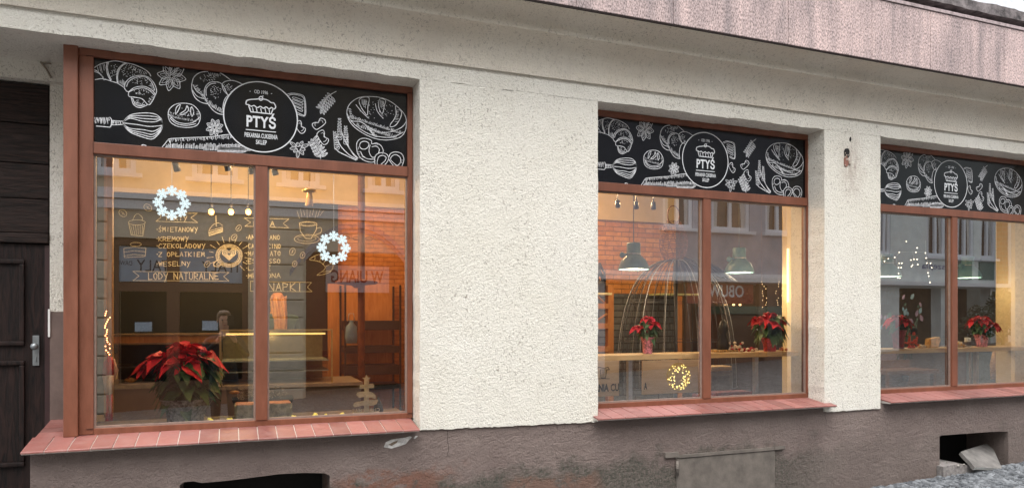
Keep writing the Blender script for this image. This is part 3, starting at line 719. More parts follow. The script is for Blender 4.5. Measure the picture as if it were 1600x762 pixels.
def vinyl(name_label, cx, x0, x1, spread):
    t = thing('shop_sign', name_label, 'sign', (cx, 5.2, ZR1), 'black bakery signs over the shop windows')
    p = MB(); p.box(x0, x1, 5.205, 5.235, ZR1-.006, ZT+.01); p.build('sign_panel', BLACKSIGN, t)
    a = MB(); clip = (x0+.004, x1-.004, ZR1+.006, ZT-.004)
    for icx, L in ART:
        ox = cx+icx*spread
        for pts, w_ in L: a.ribbon([(q.x+ox, q.y+OZ+.0) for q in pts], w_, 5.2035, clip=clip)
    a.build('sign_drawing', WHITEINK, t, fix=False)
    R = .239; zc = OZ
    ds = MB(); ds.prism([(cx+(R-.004)*math.cos(q*PI/32), zc+(R-.004)*math.sin(q*PI/32)) for q in range(64)], 5.2020, 5.2034)
    ds.build('badge_disc', BLACKSIGN, t)
    rg = MB(); rg.ribbon([(cx+R*math.cos(q*PI/40), zc+R*math.sin(q*PI/40)) for q in range(80)], .0075, 5.2012, closed=True)
    rg.build('badge_ring', WHITETEXT, t, fix=False); rg = MB()
    B = lambda pts: [(q.x+cx, q.y+OZ) for q in tr(cropB, pts)]
    top = [(262, 310), (266, 280), (298, 268), (340, 265), (395, 262), (450, 270), (490, 295), (517, 302), (532, 335), (517, 355), (495, 342), (470, 352), (445, 336), (418, 347), (392, 331), (362, 342), (335, 323), (308, 330), (283, 315)]
    rg.ribbon(spline(B(top), 4, True), .0075, 5.2010, closed=True)
    rg.ribbon(B([(285, 325), (305, 380), (490, 400), (508, 355)]), .0070, 5.2011)
    for x in (320, 355, 395, 435, 470): rg.ribbon(B([(x, 345+(x-320)*.05), (x+8, 382+(x-320)*.08)]), .0055, 5.2009)
    rg.ribbon(spline(B([(397+18*math.cos(i), 258+18*math.sin(i)) for i in range(6)]), 3, True), .006, 5.2008, closed=True); rg.ribbon(B([(400, 243), (418, 236)]), .005, 5.2007)
    for x, y in ((298, 192), (495, 214)): dt = MB(); dt.ribbon(B([(x-3, y), (x+3, y)]), .004, 5.2010); dt.build('badge_dot', WHITETEXT, t, fix=False)
    dt = MB(); dt.ribbon(B([(260, 541), (532, 566)]), .006, 5.2009); dt.build('badge_rule', WHITETEXT, t, fix=False)
    def bx(x0, y0, x1, y1):
        a = B([(x0, y1), (x1, y1)]); b = B([(x0, y0), (x1, y0)]); xm0 = a[0][0]; xm1 = a[1][0]; zm0 = (a[0][1]+a[1][1])/2; zm1 = (b[0][1]+b[1][1])/2
        return (xm0, xm1, zm0, zm1)
    rg.build('cake_drawing', WHITETEXT, t, fix=False)
    def fit(s, x0, x1, za, zb, bold=0.):
        tx = MB(); text_into(tx, s, (cx+x0, cx+x1, OZ+za, OZ+zb), 5.2006, bold=bold, spacing=1.08 if s == 'PTYŚ' else 1.); tx.build('sign_lettering', WHITETEXT, t, fix=False)
    fit('PTYŚ', -.094, .096, -.076, .030, .028)
    fit('OD 1996', -.044, .044, .157, .182, .008)
    fit('PIEKARNIA CUKIERNIA', -.106, .108, -.146, -.114, .015)
    fit('SKLEP', -.034, .037, -.189, -.158, .015)
    return t
vinyl('leftmost bakery sign, over the window beside the dark wooden door', .196, -.808, 1.215, 0.)
vinyl('middle bakery sign, over the window between the two cream piers', 3.857, 2.742, 4.975, .10)
vinyl('rightmost bakery sign, cut by the right edge of the picture', 6.885, 5.697, 8.127, .10)
# ================================================================== the street opposite (seen mirrored in the panes)
YO = -6.0; YV = 16.436   # real plane, and the depth at which it appears mirrored
def R(u, v): return P(u, v, YV)
def opp(name, label, x0, x1, wallm, top, ledge_z):
    b = thing(name, label, 'building', ((x0+x1)/2, YO, 0)); return b
OWALL = simple('ochre_grey_render', (.62, .54, .42), .9, var=.1, vs=3)
OVIO = simple('violet_grey_render', (.46, .45, .49), .9, var=.08, vs=3)
OPALE = simple('pale_green_grey_render', (.74, .78, .76), .9, var=.08, vs=3)
OTRIM = simple('white_stone_trim', (.74, .74, .75), .7, var=.06)
OBLUE = simple('blue_grey_awning_board', (.30, .38, .48), .6, var=.08, vs=3)
OBROWN = simple('shop_brown_timber', (.13, .055, .03), .5)
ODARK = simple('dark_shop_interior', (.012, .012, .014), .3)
OGLASS = simple('street_window_glass', (.09, .055, .035), .12, spec=.8)
OWHITE = simple('white_window_paint', (.72, .74, .78), .5, var=.04)
def wall_with_holes(x0, x1, z0, z1, holes, y0, y1):
    """wall slab with rectangular openings"""
    mb = MB(); xs = sorted({x0, x1, *[h[0] for h in holes], *[h[1] for h in holes]}); zs = sorted({z0, z1, *[h[2] for h in holes], *[h[3] for h in holes]})
    for a, b in zip(xs[:-1], xs[1:]):
        run = None
        for c, d_ in zip(zs[:-1], zs[1:]):
            hole = any(h[0] <= a+1e-6 and b-1e-6 <= h[1] and h[2] <= c+1e-6 and d_-1e-6 <= h[3] for h in holes)
            if not hole:
                run = (run[0], d_) if run else (c, d_)
            if hole and run: mb.box(a, b, y0, y1, *run); run = None
        if run: mb.box(a, b, y0, y1, *run)
    return mb
def owin(par, x0, x1, z0, z1, curtain=None):
    f = MB(); w = .10; y0, y1 = YO-.14, YO-.04
    f.box(x0, x0+w, y0, y1, z0, z1); f.box(x1-w, x1, y0, y1, z0, z1); f.box(x0+w, x1-w, y0, y1, z0, z0+w); f.box(x0+w, x1-w, y0, y1, z1-w, z1)
    xm = (x0+x1)/2; f.box(xm-.05, xm+.05, y0, y1+.004, z0+w, z1-w); f.box(x0-.12, x1+.12, YO-.03, YO+.12, z0-.09, z0-.01)
    o = f.build('window', OWHITE, par)
    g_ = MB(); g_.box(x0+w, x1-w, y0+.01, y0+.03, z0+w, z1-w); g_.build('pane', curtain or OGLASS, o)
    cu_ = MB(); n9 = 12
    for sx_ in (0, 1):
        poly = []
        for i in range(n9+1):
            f9 = i/n9; wd_ = (x1-x0)*(.10+.22*f9**2); xx = x0+w+.01+wd_ if sx_ == 0 else x1-w-.01-wd_
            poly.append((xx, z0+w+(z1-z0-2*w)*f9))
        xe = x0+w+.01 if sx_ == 0 else x1-w-.01
        cu_.prism([(xe, z0+w)]+poly+[(xe, z1-w)], y0+.032, y0+.045)
    cu_.build('curtain', simple('net_curtain', (.55, .54, .52), .9), o)
    return o
def building(label, x0, x1, top, wallm, wins, shops, gz=-.4):
    b = thing('street_building', label, 'building', ((x0+x1)/2, YO-3, gz))
    holes = [(a, c, e, f) for a, c, e, f in wins]+[(a, c, gz, f) for a, c, e, f in shops]
    wall_with_holes(x0, x1, gz, top, holes, YO-.35, YO).build('wall', wallm, b)
    bk = MB(); bk.box(x0, x1, YO-6, YO-1.6, gz, top); bk.build('rear_wing', wallm, b)
    for h in wins: owin(b, *h)
    return b
TOP = 8.6
ay = R(300, 270)[1]
wA = []
for (u0, u1) in ((148, 212), (300, 372), (440, 500), (575, 625)):
    wA.append((R(u0, 265)[0], R(u1, 265)[0], 4.55, 6.5))
sg0 = R(178, 440); sg1 = R(384, 385)
A = building('long ochre rendered building opposite, mirrored in the left shop window', -7, 8.2, TOP, OWALL, wA, [(R(174, 500)[0], R(388, 500)[0], .2, 3.25), (R(478, 480)[0], R(640, 480)[0], 0, 3.1)])
tb = MB(); tb.box(-7, 8.2, YO, YO+.16, 4.02, 4.22); tb.box(-7, 8.2, YO, YO+.10, 3.82, 4.0); tb.build('string_course', OTRIM, A)
cg = MB(); cg.box(-7, 8.2, YO, YO+.30, TOP-.35, TOP); cg.build('cornice', OTRIM, A)
# rusticated blocks
for (a, b) in ((R(112, 500)[0], R(168, 500)[0]), (R(392, 500)[0], R(474, 500)[0])):
    z = -.3; rs = MB()
    while z < 3.7: rs.box(a, b, YO, YO+.07, z, z+.36, bev=.02); z += .385
    rs.build('rusticated_blocks', OWALL, A)
x0, x1 = R(174, 500)[0], R(388, 500)[0]
sf = MB(); xm = R(270, 480)[0]; z0, z1 = -.4, 3.25
for a, b in ((x0, x0+.12), (xm-.12, xm+.12), (x1-.12, x1)): sf.box(a, b, YO-.25, YO-.1, z0, z1)
sf.box(x0, x1, YO-.25, YO-.09, 2.16, 2.34); sf.box(x0, x1, YO-.25, YO-.09, 3.1, 3.25); sf.box(x0, x1, YO-.28, YO-.08, -.4, .28)
so_ = sf.build('shop_front', OBROWN, A)
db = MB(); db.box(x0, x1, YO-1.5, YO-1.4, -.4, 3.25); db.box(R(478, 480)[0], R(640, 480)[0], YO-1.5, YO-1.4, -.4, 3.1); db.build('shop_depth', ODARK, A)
sb = MB(); sb.box(x0+.12, xm-.12, YO-.2, YO-.14, 2.36, 3.08); sb.box(xm+.12, x1-.12, YO-.2, YO-.14, 2.36, 3.08)
sgn = thing('shop_sign', 'blue grey fascia of the street shop opposite with the word ITALY', 'sign', ((x0+x1)/2, YO-.17, 2.36))
sb.build('sign_panel', OBLUE, sgn)
tx = MB(); text_into(tx, 'ITALY', (R(212, 400)[0], R(268, 400)[0], R(240, 423)[1], R(240, 405)[1]), YO-.135, mirror=True); text_into(tx, 'ITALY', (R(315, 400)[0], R(372, 400)[0], R(340, 424)[1], R(340, 408)[1]), YO-.135, mirror=True)
text_into(tx, 'DAWID', (R(178, 400)[0], R(205, 400)[0], R(190, 413)[1], R(190, 406)[1]), YO-.135, mirror=True)
tx.build('sign_lettering', simple('ink_blue', (.02, .02, .035), .6), sgn, fix=False)
nt_ = MB(); nt_.box(R(208, 500)[0], R(235, 500)[0], YO-.3, YO-.29, R(220, 518)[1], R(220, 503)[1]); nt_.build('paper_notice', simple('pale_blue_paper', (.5, .62, .75), .8), A); nt_ = MB(); nt_.box(R(315, 500)[0], R(340, 500)[0], YO-.3, YO-.29, R(325, 516)[1], R(325, 501)[1]); nt_.build('paper_notice', simple('pale_blue_paper', (.5, .62, .75), .8), A)
# arch of the gateway
cxa = R(557, 400)[0]; ra = (R(640, 480)[0]-R(478, 480)[0])/2; ar = MB(); pts = []; za_ = R(557, 347)[1]
for i in range(25):
    f = -1.25+2.5*i/24; pts.append((cxa+ra*f, za_-.72*f*f))
ar.prism(pts+[(x, z-.14) for x, z in pts][::-1], YO-.05, YO+.08); ar.prism([(x, z-.15) for x, z in pts]+[(x, z-.24) for x, z in pts][::-1], YO-.05, YO+.04); ar.build('arch_trim', simple('lilac_grey_stone', (.42, .38, .40), .8), A)
gd = MB(); gd.prism([(R(476, 480)[0], .05), (R(642, 480)[0], .05), (R(642, 480)[0], 3.1), (R(476, 480)[0], 3.1)], YO-.45, YO-.40); gd.build('gate_leaf', simple('rust_red_gate', (.22, .05, .02), .5), A)
wsn = thing('shop_sign', 'pale street sign with dark red letters hung in the gateway opposite', 'sign', (R(565, 430)[0], YO-.3, 2.4))
q = MB(); q.box(R(512, 430)[0], R(612, 430)[0], YO-.34, YO-.30, R(560, 456)[1], R(560, 414)[1]); q.build('sign_panel', simple('pale_pink_panel', (.55, .42, .42), .6), wsn)
q = MB(); text_into(q, 'W UIANG', (R(520, 430)[0], R(603, 430)[0], R(560, 441)[1], R(560, 421)[1]), YO-.298, mirror=True, bold=.02); q.build('sign_lettering', simple('dark_red_print', (.22, .01, .015), .5), wsn, fix=False)
# second building
wB = []
for (u0, u1) in ((1036, 1082), (1112, 1172), (1196, 1236)): wB.append((R(u0, 370)[0], R(u1, 370)[0], 4.05, 6.2))
xb0, xb1 = 8.2, 17.6
Bb = building('violet grey building opposite, mirrored in the middle shop window', xb0, xb1, TOP+.4, OVIO, wB, [(R(945, 500)[0], R(1240, 500)[0], 0, R(1150, 442)[1])])
q = MB(); z_ = R(1150, 441)[1]; q.box(xb0, xb1, YO, YO+.25, z_, z_+.14); q.box(xb0, xb1, YO, YO+.12, z_+.14, z_+.24); q.build('string_course', OTRIM, Bb)
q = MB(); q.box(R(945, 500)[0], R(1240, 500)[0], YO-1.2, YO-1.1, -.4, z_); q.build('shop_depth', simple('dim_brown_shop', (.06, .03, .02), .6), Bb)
q = MB()
for u in (945, 1010, 1075, 1190, 1232): q.box(R(u, 500)[0], R(u+8, 500)[0], YO-.25, YO-.1, -.4, z_)
q.box(R(945, 500)[0], R(1240, 500)[0], YO-.25, YO-.1, -.4, .5); q.build('shop_front', OBROWN, Bb)
osn = thing('shop_sign', 'red street sign opposite with the pale word OBUWIE', 'sign', (R(1130, 455)[0], YO-.1, 2.3))
q = MB(); q.box(R(1075, 455)[0], R(1178, 455)[0], YO-.09, YO-.03, R(1140, 474)[1], R(1140, 443)[1]); q.build('sign_panel', simple('brick_red_panel', (.30, .045, .02), .5), osn)
q = MB(); text_into(q, 'OBUWIE', (R(1095, 455)[0], R(1163, 455)[0], R(1140, 464)[1], R(1140, 445)[1]), YO-.028, mirror=True, bold=.02); q.build('sign_lettering', WHITETEXT, osn, fix=False)
# third building
xc0, xc1 = 17.6, 34
wC = []
for (u0, u1) in ((1374, 1392), (1448, 1478), (1496, 1522), (1532, 1556)): wC.append((R(u0, 370)[0], R(u1, 370)[0], R(1500, 402)[1], R(1500, 402)[1]+2.4))
Cc = building('pale green grey building opposite, mirrored in the right shop window', xc0, xc1, TOP+.8, OPALE, wC, [(R(1405, 500)[0], R(1470, 500)[0], 0, R(1450, 450)[1]), (R(1490, 500)[0], R(1548, 500)[0], 0, R(1500, 450)[1])])
q = MB(); zl = R(1450, 447)[1]; q.box(xc0, xc1, YO, YO+.3, zl, zl+.12); q.build('string_course', OTRIM, Cc)
for u0, u1 in ((1497, 1517), (1529, 1552)):
    q = MB(); q.box(R(u0, 420)[0], R(u1, 420)[0], YO+.002, YO+.04, R(1500, 436)[1], R(1500, 408)[1]); q.build('green_panel', simple('grey_green_panel', (.12, .19, .17), .5), Cc)
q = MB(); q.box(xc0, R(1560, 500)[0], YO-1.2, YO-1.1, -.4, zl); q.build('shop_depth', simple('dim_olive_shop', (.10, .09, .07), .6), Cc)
q = MB(); q.box(R(1557, 450)[0], R(1566, 450)[0], YO, YO+.2, -.4, TOP+.8); q.build('brick_pilaster', m_brick('dull_red_brick', (.20, .09, .07), (.26, .12, .09), (.2, .18, .16), .25, .16, .03), Cc)
q = MB()
for (u, v) in ((1440, 416),): text_into(q, 'szepla', (R(1440, 415)[0], R(1476, 415)[0], R(1460, 423)[1], R(1460, 411)[1]), YO+.006, mirror=True)
lsn = thing('shop_sign', 'small blue lettering on the pale wall opposite', 'sign', (R(1458, 415)[0], YO, R(1460, 423)[1])); q.build('sign_lettering', simple('violet_blue_print', (.08, .08, .25), .5), lsn, fix=False)

tt = thing('street_tree', 'small dark leafy tree on the far pavement, mirrored in the right shop window', 'tree', (R(1528, 500)[0], YO+.8, -.3))
xt = R(1528, 500)[0]; rl = random.Random(77); a = MB(); a.tube([(xt, YO+.8, -.3), (xt+.05, YO+.8, 1.2), (xt, YO+.85, 2.3)], [.07, .05, .02], 8)
a.tube([(xt+.03, YO+.8, 1.), (xt-.5, YO+.8, 1.7)], [.03, .01], 6); a.tube([(xt+.03, YO+.8, .9), (xt-1.0, YO+.9, 1.5)], [.03, .01], 6); a.build('trunk', simple('bark', (.06, .045, .035), .9), tt)
a = MB()
for (bx0, bz, br, n9) in ((0, 2.1, .42, 500), (.1, 1.5, .5, 500), (-.9, 1.5, .55, 500), (-1.5, 1.3, .4, 300)):
    for i in range(n9):
        v9 = Vector((rl.gauss(0, 1), rl.gauss(0, 1), rl.gauss(0, 1))).normalized()*br*rl.random()**.4; c9 = Vector((xt+bx0, YO+.8, bz))+v9
        d9 = Vector((rl.uniform(-1, 1), rl.uniform(-1, 1), rl.uniform(-1, 1))).normalized()*.06; e9 = d9.orthogonal().normalized()*.03
        a.add([c9-d9, c9+e9, c9+d9, c9-e9], [(0, 1, 2, 3)])
a.build('crown', simple('dark_foliage', (.035, .05, .025), .7, var=.4, vs=4), tt, fix=False)
# ================================================================== the shop inside
def st(name, mb, m): return mb.build(name, m, kind='structure')
FZ = .22
q = MB(); q.box(-.93, 13, 5.46, 5.82, FZ-.1, FZ); q.box(-1.3, 13, 5.82, 8.3, FZ-.1, FZ); st('shop_floor', q, simple('dark_floor_tile', (.10, .085, .07), .4, var=.3, vs=3))
q = MB(); q.box(-.93, 13, 5.57, 5.82, 3.31, 3.42); q.box(-1.4, 13, 5.82, 8.4, 3.31, 3.42); st('shop_ceiling', q, simple('cream_ceiling', (.72, .66, .52), .8, var=.05))
XS = 2.35; XT = 5.05
q = MB(); q.box(.9, XS-.06, 8.2, 8.3, FZ, 2.86); st('left_room_brick', q, BRICK2); q = MB(); q.box(XS+.06, 5.2, 8.2, 8.3, 1.92, 2.86); q.box(5.2, 5.6, 8.2, 8.3, 1.92, 2.86); st('back_wall_brick', q, BRICK)
q = MB(); q.box(XS+.06, 5.6, 8.185, 8.3, FZ, 1.915); st('back_wall_slate', q, SLATE)
q = MB(); q.box(-1.4, .9, 8.2, 8.3, FZ, 2.86); q.box(-1.4, 5.6, 8.13, 8.3, 2.865, 3.31); st('back_wall_plaster', q, simple('warm_plaster', (.58, .44, .26), .8, var=.08, vs=4))
q = MB(); q.box(5.6, 13, 8.2, 8.3, FZ, 3.31); st('back_wall_brown', q, simple('brown_back_wall', (.13, .085, .055), .7, var=.25, vs=3))
q = MB(); q.box(-1.42, -1.32, 5.82, 8.3, FZ, 3.31); q.box(13, 13.1, 5.46, 8.3, FZ, 3.31); st('side_wall', q, simple('side_plaster', (.30, .26, .20), .8))
q = MB(); q.box(XS-.055, XS+.055, 6.2, 8.19, FZ, 3.30); st('partition_wall', q, simple('partition_cream', (.62, .48, .32), .8))
q = MB(); q.box(5.24, 5.34, 5.46, 5.80, FZ, 3.30); q.box(8.34, 8.44, 5.46, 5.74, FZ, 3.30); st('lit_wall', q, simple('butter_wall', (.72, .58, .34), .8, var=.05, vs=3))
q = MB(); q.box(-.96, 1.25, 5.262, 5.75, .80, .875); q.box(2.70, 5.0, 5.262, 5.50, .80, .87); q.box(5.68, 8.15, 5.262, 5.50, .80, .87); st('inside_ledge', q, simple('grey_brown_ledge', (.17, .13, .11), .5, var=.2, vs=6))

# ---------- menu wall in the left room
bd = thing('menu_board', 'dark chalkboard menu in gold hand lettering on the back wall', 'menu board', (0, 8.12, 1.62))
q = MB(); q.box(-1.15, 1.11, 8.10, 8.13, 1.25, 2.858); q.build('board', simple('dark_chalkboard', (.012, .0125, .011), .7, var=.3, vs=2), bd)
YB = 8.098
def M6(p): return (230+p[0]/5.8625, 320+p[1]/5.8625)
def M4(p): return (400+p[0]/3.465, 240+p[1]/3.465)
def M3(p): return (140+p[0]/3.464, 240+p[1]/3.464)
def mb_pts(cr, pts): return [P(*cr(p), YB) for p in pts]
GL = {'A': [[(0, 0), (.5, 1), (1, 0)], [(.2, .4), (.8, .4)]], 'B': [[(0, 0), (0, 1), (.8, .85), (.7, .55), (0, .5)], [(.0, .5), (.95, .4), (.8, .05), (0, 0)]], 'C': [[(1, .85), (.5, 1), (0, .6), (.1, .15), (.55, 0), (1, .15)]],
 'D': [[(0, 0), (0, 1), (.7, .85), (1, .5), (.7, .1), (0, 0)]], 'E': [[(1, 1), (0, 1), (0, 0), (1, 0)], [(0, .5), (.8, .5)]], 'G': [[(1, .85), (.5, 1), (0, .5), (.5, 0), (1, .2), (1, .5), (.6, .5)]], 'I': [[(.5, 0), (.5, 1)]],
 'K': [[(0, 0), (0, 1)], [(1, 1), (0, .45), (1, 0)]], 'L': [[(0, 1), (0, 0), (1, 0)]], 'M': [[(0, 0), (.1, 1), (.5, .35), (.9, 1), (1, 0)]], 'N': [[(0, 0), (0, 1), (1, 0), (1, 1)]], 'O': [[(.5, 0), (.05, .3), (.1, .8), (.5, 1), (.95, .75), (.95, .25), (.5, 0)]],
 'P': [[(0, 0), (0, 1), (.9, .85), (.8, .5), (0, .45)]], 'R': [[(0, 0), (0, 1), (.9, .85), (.8, .5), (0, .45), (1, 0)]], 'S': [[(.95, .85), (.5, 1), (.05, .75), (.5, .5), (.95, .25), (.5, 0), (.05, .12)]], 'T': [[(0, 1), (1, 1)], [(.5, 1), (.5, 0)]],
 'U': [[(0, 1), (.05, .15), (.5, 0), (.95, .15), (1, 1)]], 'W': [[(0, 1), (.25, 0), (.5, .7), (.75, 0), (1, 1)]], 'Y': [[(0, 1), (.5, .45)], [(1, 1), (.25, -.35)]], 'Z': [[(0, 1), (1, 1), (0, 0), (1, 0)]]}
GL['H'] = [[(0, 0), (0, 1)], [(1, 0), (1, 1)], [(0, .5), (1, .5)]]; GL['Ś'] = GL['S']+[[(.4, 1.12), (.65, 1.32)]]; GL['Ł'] = GL['L']+[[(-.2, .4), (.45, .7)]]; GL['Ż'] = GL['Z']+[[(.5, 1.18), (.52, 1.22)]]
rc = random.Random(9)
def hand(mb, s, x0, y0, x1, y1, cr, w=.007, dot=False):
    """hand-drawn letters in crop pixels; y0 baseline left, y1 top"""
    n = len(s); ad = (x1-x0)/n
    for i, ch in enumerate(s):
        if ch == ' ': continue
        ww = ad*.72*(.35 if ch == 'I' else 1); xx = x0+i*ad+(ad*.2 if ch == 'I' else 0); jy = rc.uniform(-2, 2)
        for pl_ in GL[ch]:
            pts = [(xx+(px+rc.uniform(-.05, .05))*ww, y0+jy+(y1-y0)*(py+rc.uniform(-.03, .03))) for px, py in pl_]
            mb.ribbon(mb_pts(cr, pts), w*.85, YB-.001)
    if dot: mb.ribbon(mb_pts(cr, [(x0-16, (y0+y1)/2), (x0-11, (y0+y1)/2)]), w*1.3, YB-.001)
def rib(cr, pts, w=.006, closed=False, k=0): 
    p = spline(pts, k, closed) if k else pts
    q.ribbon(mb_pts(cr, p), w*.8, YB-.001, closed=closed)
q = MB()
hand(q, 'TORTY', 165, 142, 375, 102, M6); rib(M6, [(120, 85), (460, 75), (400, 118), (462, 162), (80, 150), (125, 115)], closed=True)
for s_, y, x1_ in (('ŚMIETANOWY', 245, 470), ('KREMOWY', 330, 390), ('CZEKOLADOWY', 395, 540), ('Z OPŁATKIEM', 472, 535), ('WESELNY', 558, 405)): hand(q, s_, 105, y, x1_, y-40, M6, dot=True)
hand(q, 'LODY NATURALNE', 12, 682, 665, 622, M6, .009); rib(M6, [(-130, 608), (748, 618), (700, 655), (748, 696), (-130, 692), (-75, 650)], closed=True)
hand(q, 'KAWA', 975, 196, 1180, 150, M6, .009); rib(M6, [(890, 120), (1298, 130), (1245, 170), (1296, 210), (895, 195), (948, 160)], closed=True)
for s_, y, x1_ in (('AMERICANO', 318, 1222), ('CAPPUCCINO', 398, 1228), ('MACCHIATO', 464, 1228), ('ESPRESSO', 534, 1228), ('LATTE', 598, 1140), ('MROŻONA', 668, 1230)): hand(q, s_, 925, y, x1_, y-40, M6, .0075, dot=True)
hand(q, 'KANAPKI', -8, 742, 262, 700, M4, .010); rib(M4, [(-30, 690), (300, 697), (278, 722), (303, 746), (-30, 744)], closed=True)
# latte seen from above
def el(cr, cx, cy, rx, ry, w=.006, a=0, n=22, k0=0, k1=1.): 
    pts = [(cx+rx*math.cos(t)*math.cos(a)-ry*math.sin(t)*math.sin(a), cy+rx*math.cos(t)*math.sin(a)+ry*math.sin(t)*math.cos(a)) for t in [2*PI*(k0+(k1-k0)*i/n) for i in range(n+1)]]
    q.ribbon(mb_pts(cr, pts), w*.8, YB-.001)
for r in (122, 114, 104, 98, 88): el(M6, 750, 465, r, r*.86, .006)
for sc_ in (1., .9, .72, .6, .45, .3):
    rib(M6, [(750+sc_*x, 450+sc_*y) for x, y in [(0, 55), (-62, 0), (-58, -45), (-30, -50), (0, -25), (30, -50), (58, -45), (62, 0)]], .007, True)
rib(M6, [(650, 500), (608, 535), (612, 560), (650, 565), (690, 540)], .010); rib(M6, [(660, 520), (630, 545), (660, 550)], .006)
for a in range(14):
    t = PI*.86+a*(PI*1.4/13); 
    rib(M6, [(750+145*math.cos(t), 465+125*math.sin(t)), (750+(185+20*(a % 2))*math.cos(t), 465+(165+18*(a % 2))*math.sin(t))], .006)
def cbean(cr, x, y, r, a):
    el(cr, x, y, r, r*.75, .005, a); rib(cr, [(x-r*.6*math.cos(a), y-r*.6*math.sin(a)), (x+r*.15, y-r*.15), (x-r*.1, y+r*.15), (x+r*.6*math.cos(a), y+r*.6*math.sin(a))], .005)
for x, y in ((838, 212), (796, 296), (550, 542)): cbean(M6, x, y, 30, -.8)
for x, y in ((180, 322), (315, 292)): cbean(M3, x, y, 23, .6)
for x, y, r in ((197, 530, 20), (252, 549, 17), (209, 596, 16)): cbean(M4, x, y, r, -1.2)
# cup with steam
rib(M4, [(235, 375), (240, 420), (268, 458), (298, 460), (325, 415), (330, 385)], .008); el(M4, 282, 380, 47, 12, .007); el(M4, 282, 380, 38, 8, .004); rib(M4, [(326, 405), (350, 400), (352, 425), (318, 440)], .007, k=4)
el(M4, 275, 462, 68, 24, .006); el(M4, 275, 460, 50, 14, .004)
for i in range(9): rib(M4, [(235+i*14, 350-(i % 3)*8), (222+i*18, 308-(i % 2)*8)], .0045)
# croissant, cakes
rib(M4, [(290, 570), (340, 545), (400, 560), (418, 600), (400, 640), (330, 658), (375, 620), (345, 585), (290, 575)], .006, k=4)
for a, b in (((320, 552), (318, 578)), ((352, 548), (345, 585)), ((388, 556), (362, 600)), ((415, 590), (374, 612)), ((408, 632), (360, 640))): rib(M4, [a, b], .005)
rib(M3, [(212, 378), (226, 440), (288, 446), (298, 382)], .006); el(M3, 256, 372, 46, 14, .005); rib(M3, [(232, 362), (245, 335), (262, 325), (285, 345), (285, 362)], .005, k=4)
for i in range(6): rib(M3, [(222+i*13, 388), (234+i*10, 436)], .004)
for z_ in (505, 525, 545): rib(M3, [(185, z_+8), (240, z_), (305, z_+6)], .0045)
rib(M3, [(185, 512), (188, 562), (300, 556), (305, 510)], .005); el(M3, 250, 490, 30, 10, .005)
rib(M6, [(565, 240), (690, 205), (690, 245), (568, 285)], .006, True); rib(M6, [(565, 258), (690, 222)], .012); rib(M6, [(567, 275), (690, 238)], .012); rib(M6, [(565, 235), (600, 185), (650, 165), (692, 190)], .005, k=3); rib(M6, [(632, 195), (630, 100)], .009)
q.build('chalk_lettering', CHALK, bd, fix=False)

# ---------- lights in the shop
LS = .47
def point(loc, e, col=(1, .62, .28), r=.04):
    l = bpy.data.lights.new('lamp_or_fill_light', 'POINT'); l.energy = e*LS; l.color = col; l.shadow_soft_size = r
    o = bpy.data.objects.new('lamp_or_fill_light', l); C.objects.link(o); o.location = loc; return o
WARM = (1, .66, .32)
GLOW = emis('warm_bulb', (1, .50, .10), 3.2)
def bulb_pendant(u, v, Y, label, e=9):
    x, z = P(u, v, Y); t = thing('pendant_light', label, 'pendant lamp', (x, Y, z), 'bare warm bulbs over the counter')
    a = MB(); a.tube([(x, Y, z+.06), (x, Y, 3.31)], .004, 6); a.build('cord', BLACKMETAL, t)
    a = MB(); a.lathe([(.0, z+.09), (.018, z+.088), (.02, z+.05), (.016, z+.045)], x, Y, 10); a.build('socket', BLACKMETAL, t)
    a = MB(); a.ball((x, Y, z), .026, 10, sq=(1, 1, 1.15)); a.build('bulb', GLOW, t)
    point((x, Y-.08, z-.1), e, WARM, .05)
bulb_pendant(330, 331, 7.3, 'leftmost and faintest of the bare bulbs over the counter', 4)
bulb_pendant(361, 331, 7.3, 'middle bare glowing bulb over the counter', 14)
bulb_pendant(388, 331, 7.3, 'bare glowing bulb nearest the window mullion', 14)
def spot(u, v, Y, label, e=6, aim=(0, .6, -1)):
    x, z = P(u, v, Y); t = thing('ceiling_spotlight', label, 'spotlight', (x, Y, z), 'small black ceiling spotlights')
    a = MB(); a.tube([(x, Y, z+.05), (x, Y, 3.31)], .006, 6); a.build('stem', BLACKMETAL, t)
    dv = Vector((.02, .03, -.07)); a = MB(); a.tube([Vector((x, Y, z+.05)), Vector((x, Y, z+.05))+dv], [.022, .028], 10); a.build('lamp_head', BLACKMETAL, t)
    point((x, Y+.15, z+.08), e, WARM, .05)
spot(353, 261, 6.3, 'leftmost ceiling spotlight behind the first window', 9)
spot(391, 266, 6.3, 'ceiling spotlight just left of the first mullion', 22)
spot(427, 268, 6.3, 'ceiling spotlight just right of the first mullion', 22)
spot(273, 262, 6.3, 'far left ceiling spotlight above the snowflake wreath', 12)
spot(965, 320, 6.6, 'leftmost ceiling spotlight in the brick room', 12)
spot(994, 322, 6.6, 'ceiling spotlight beside the pendant lamp cord in the brick room', 12)
spot(1021, 323, 6.6, 'third ceiling spotlight in the brick room', 12)
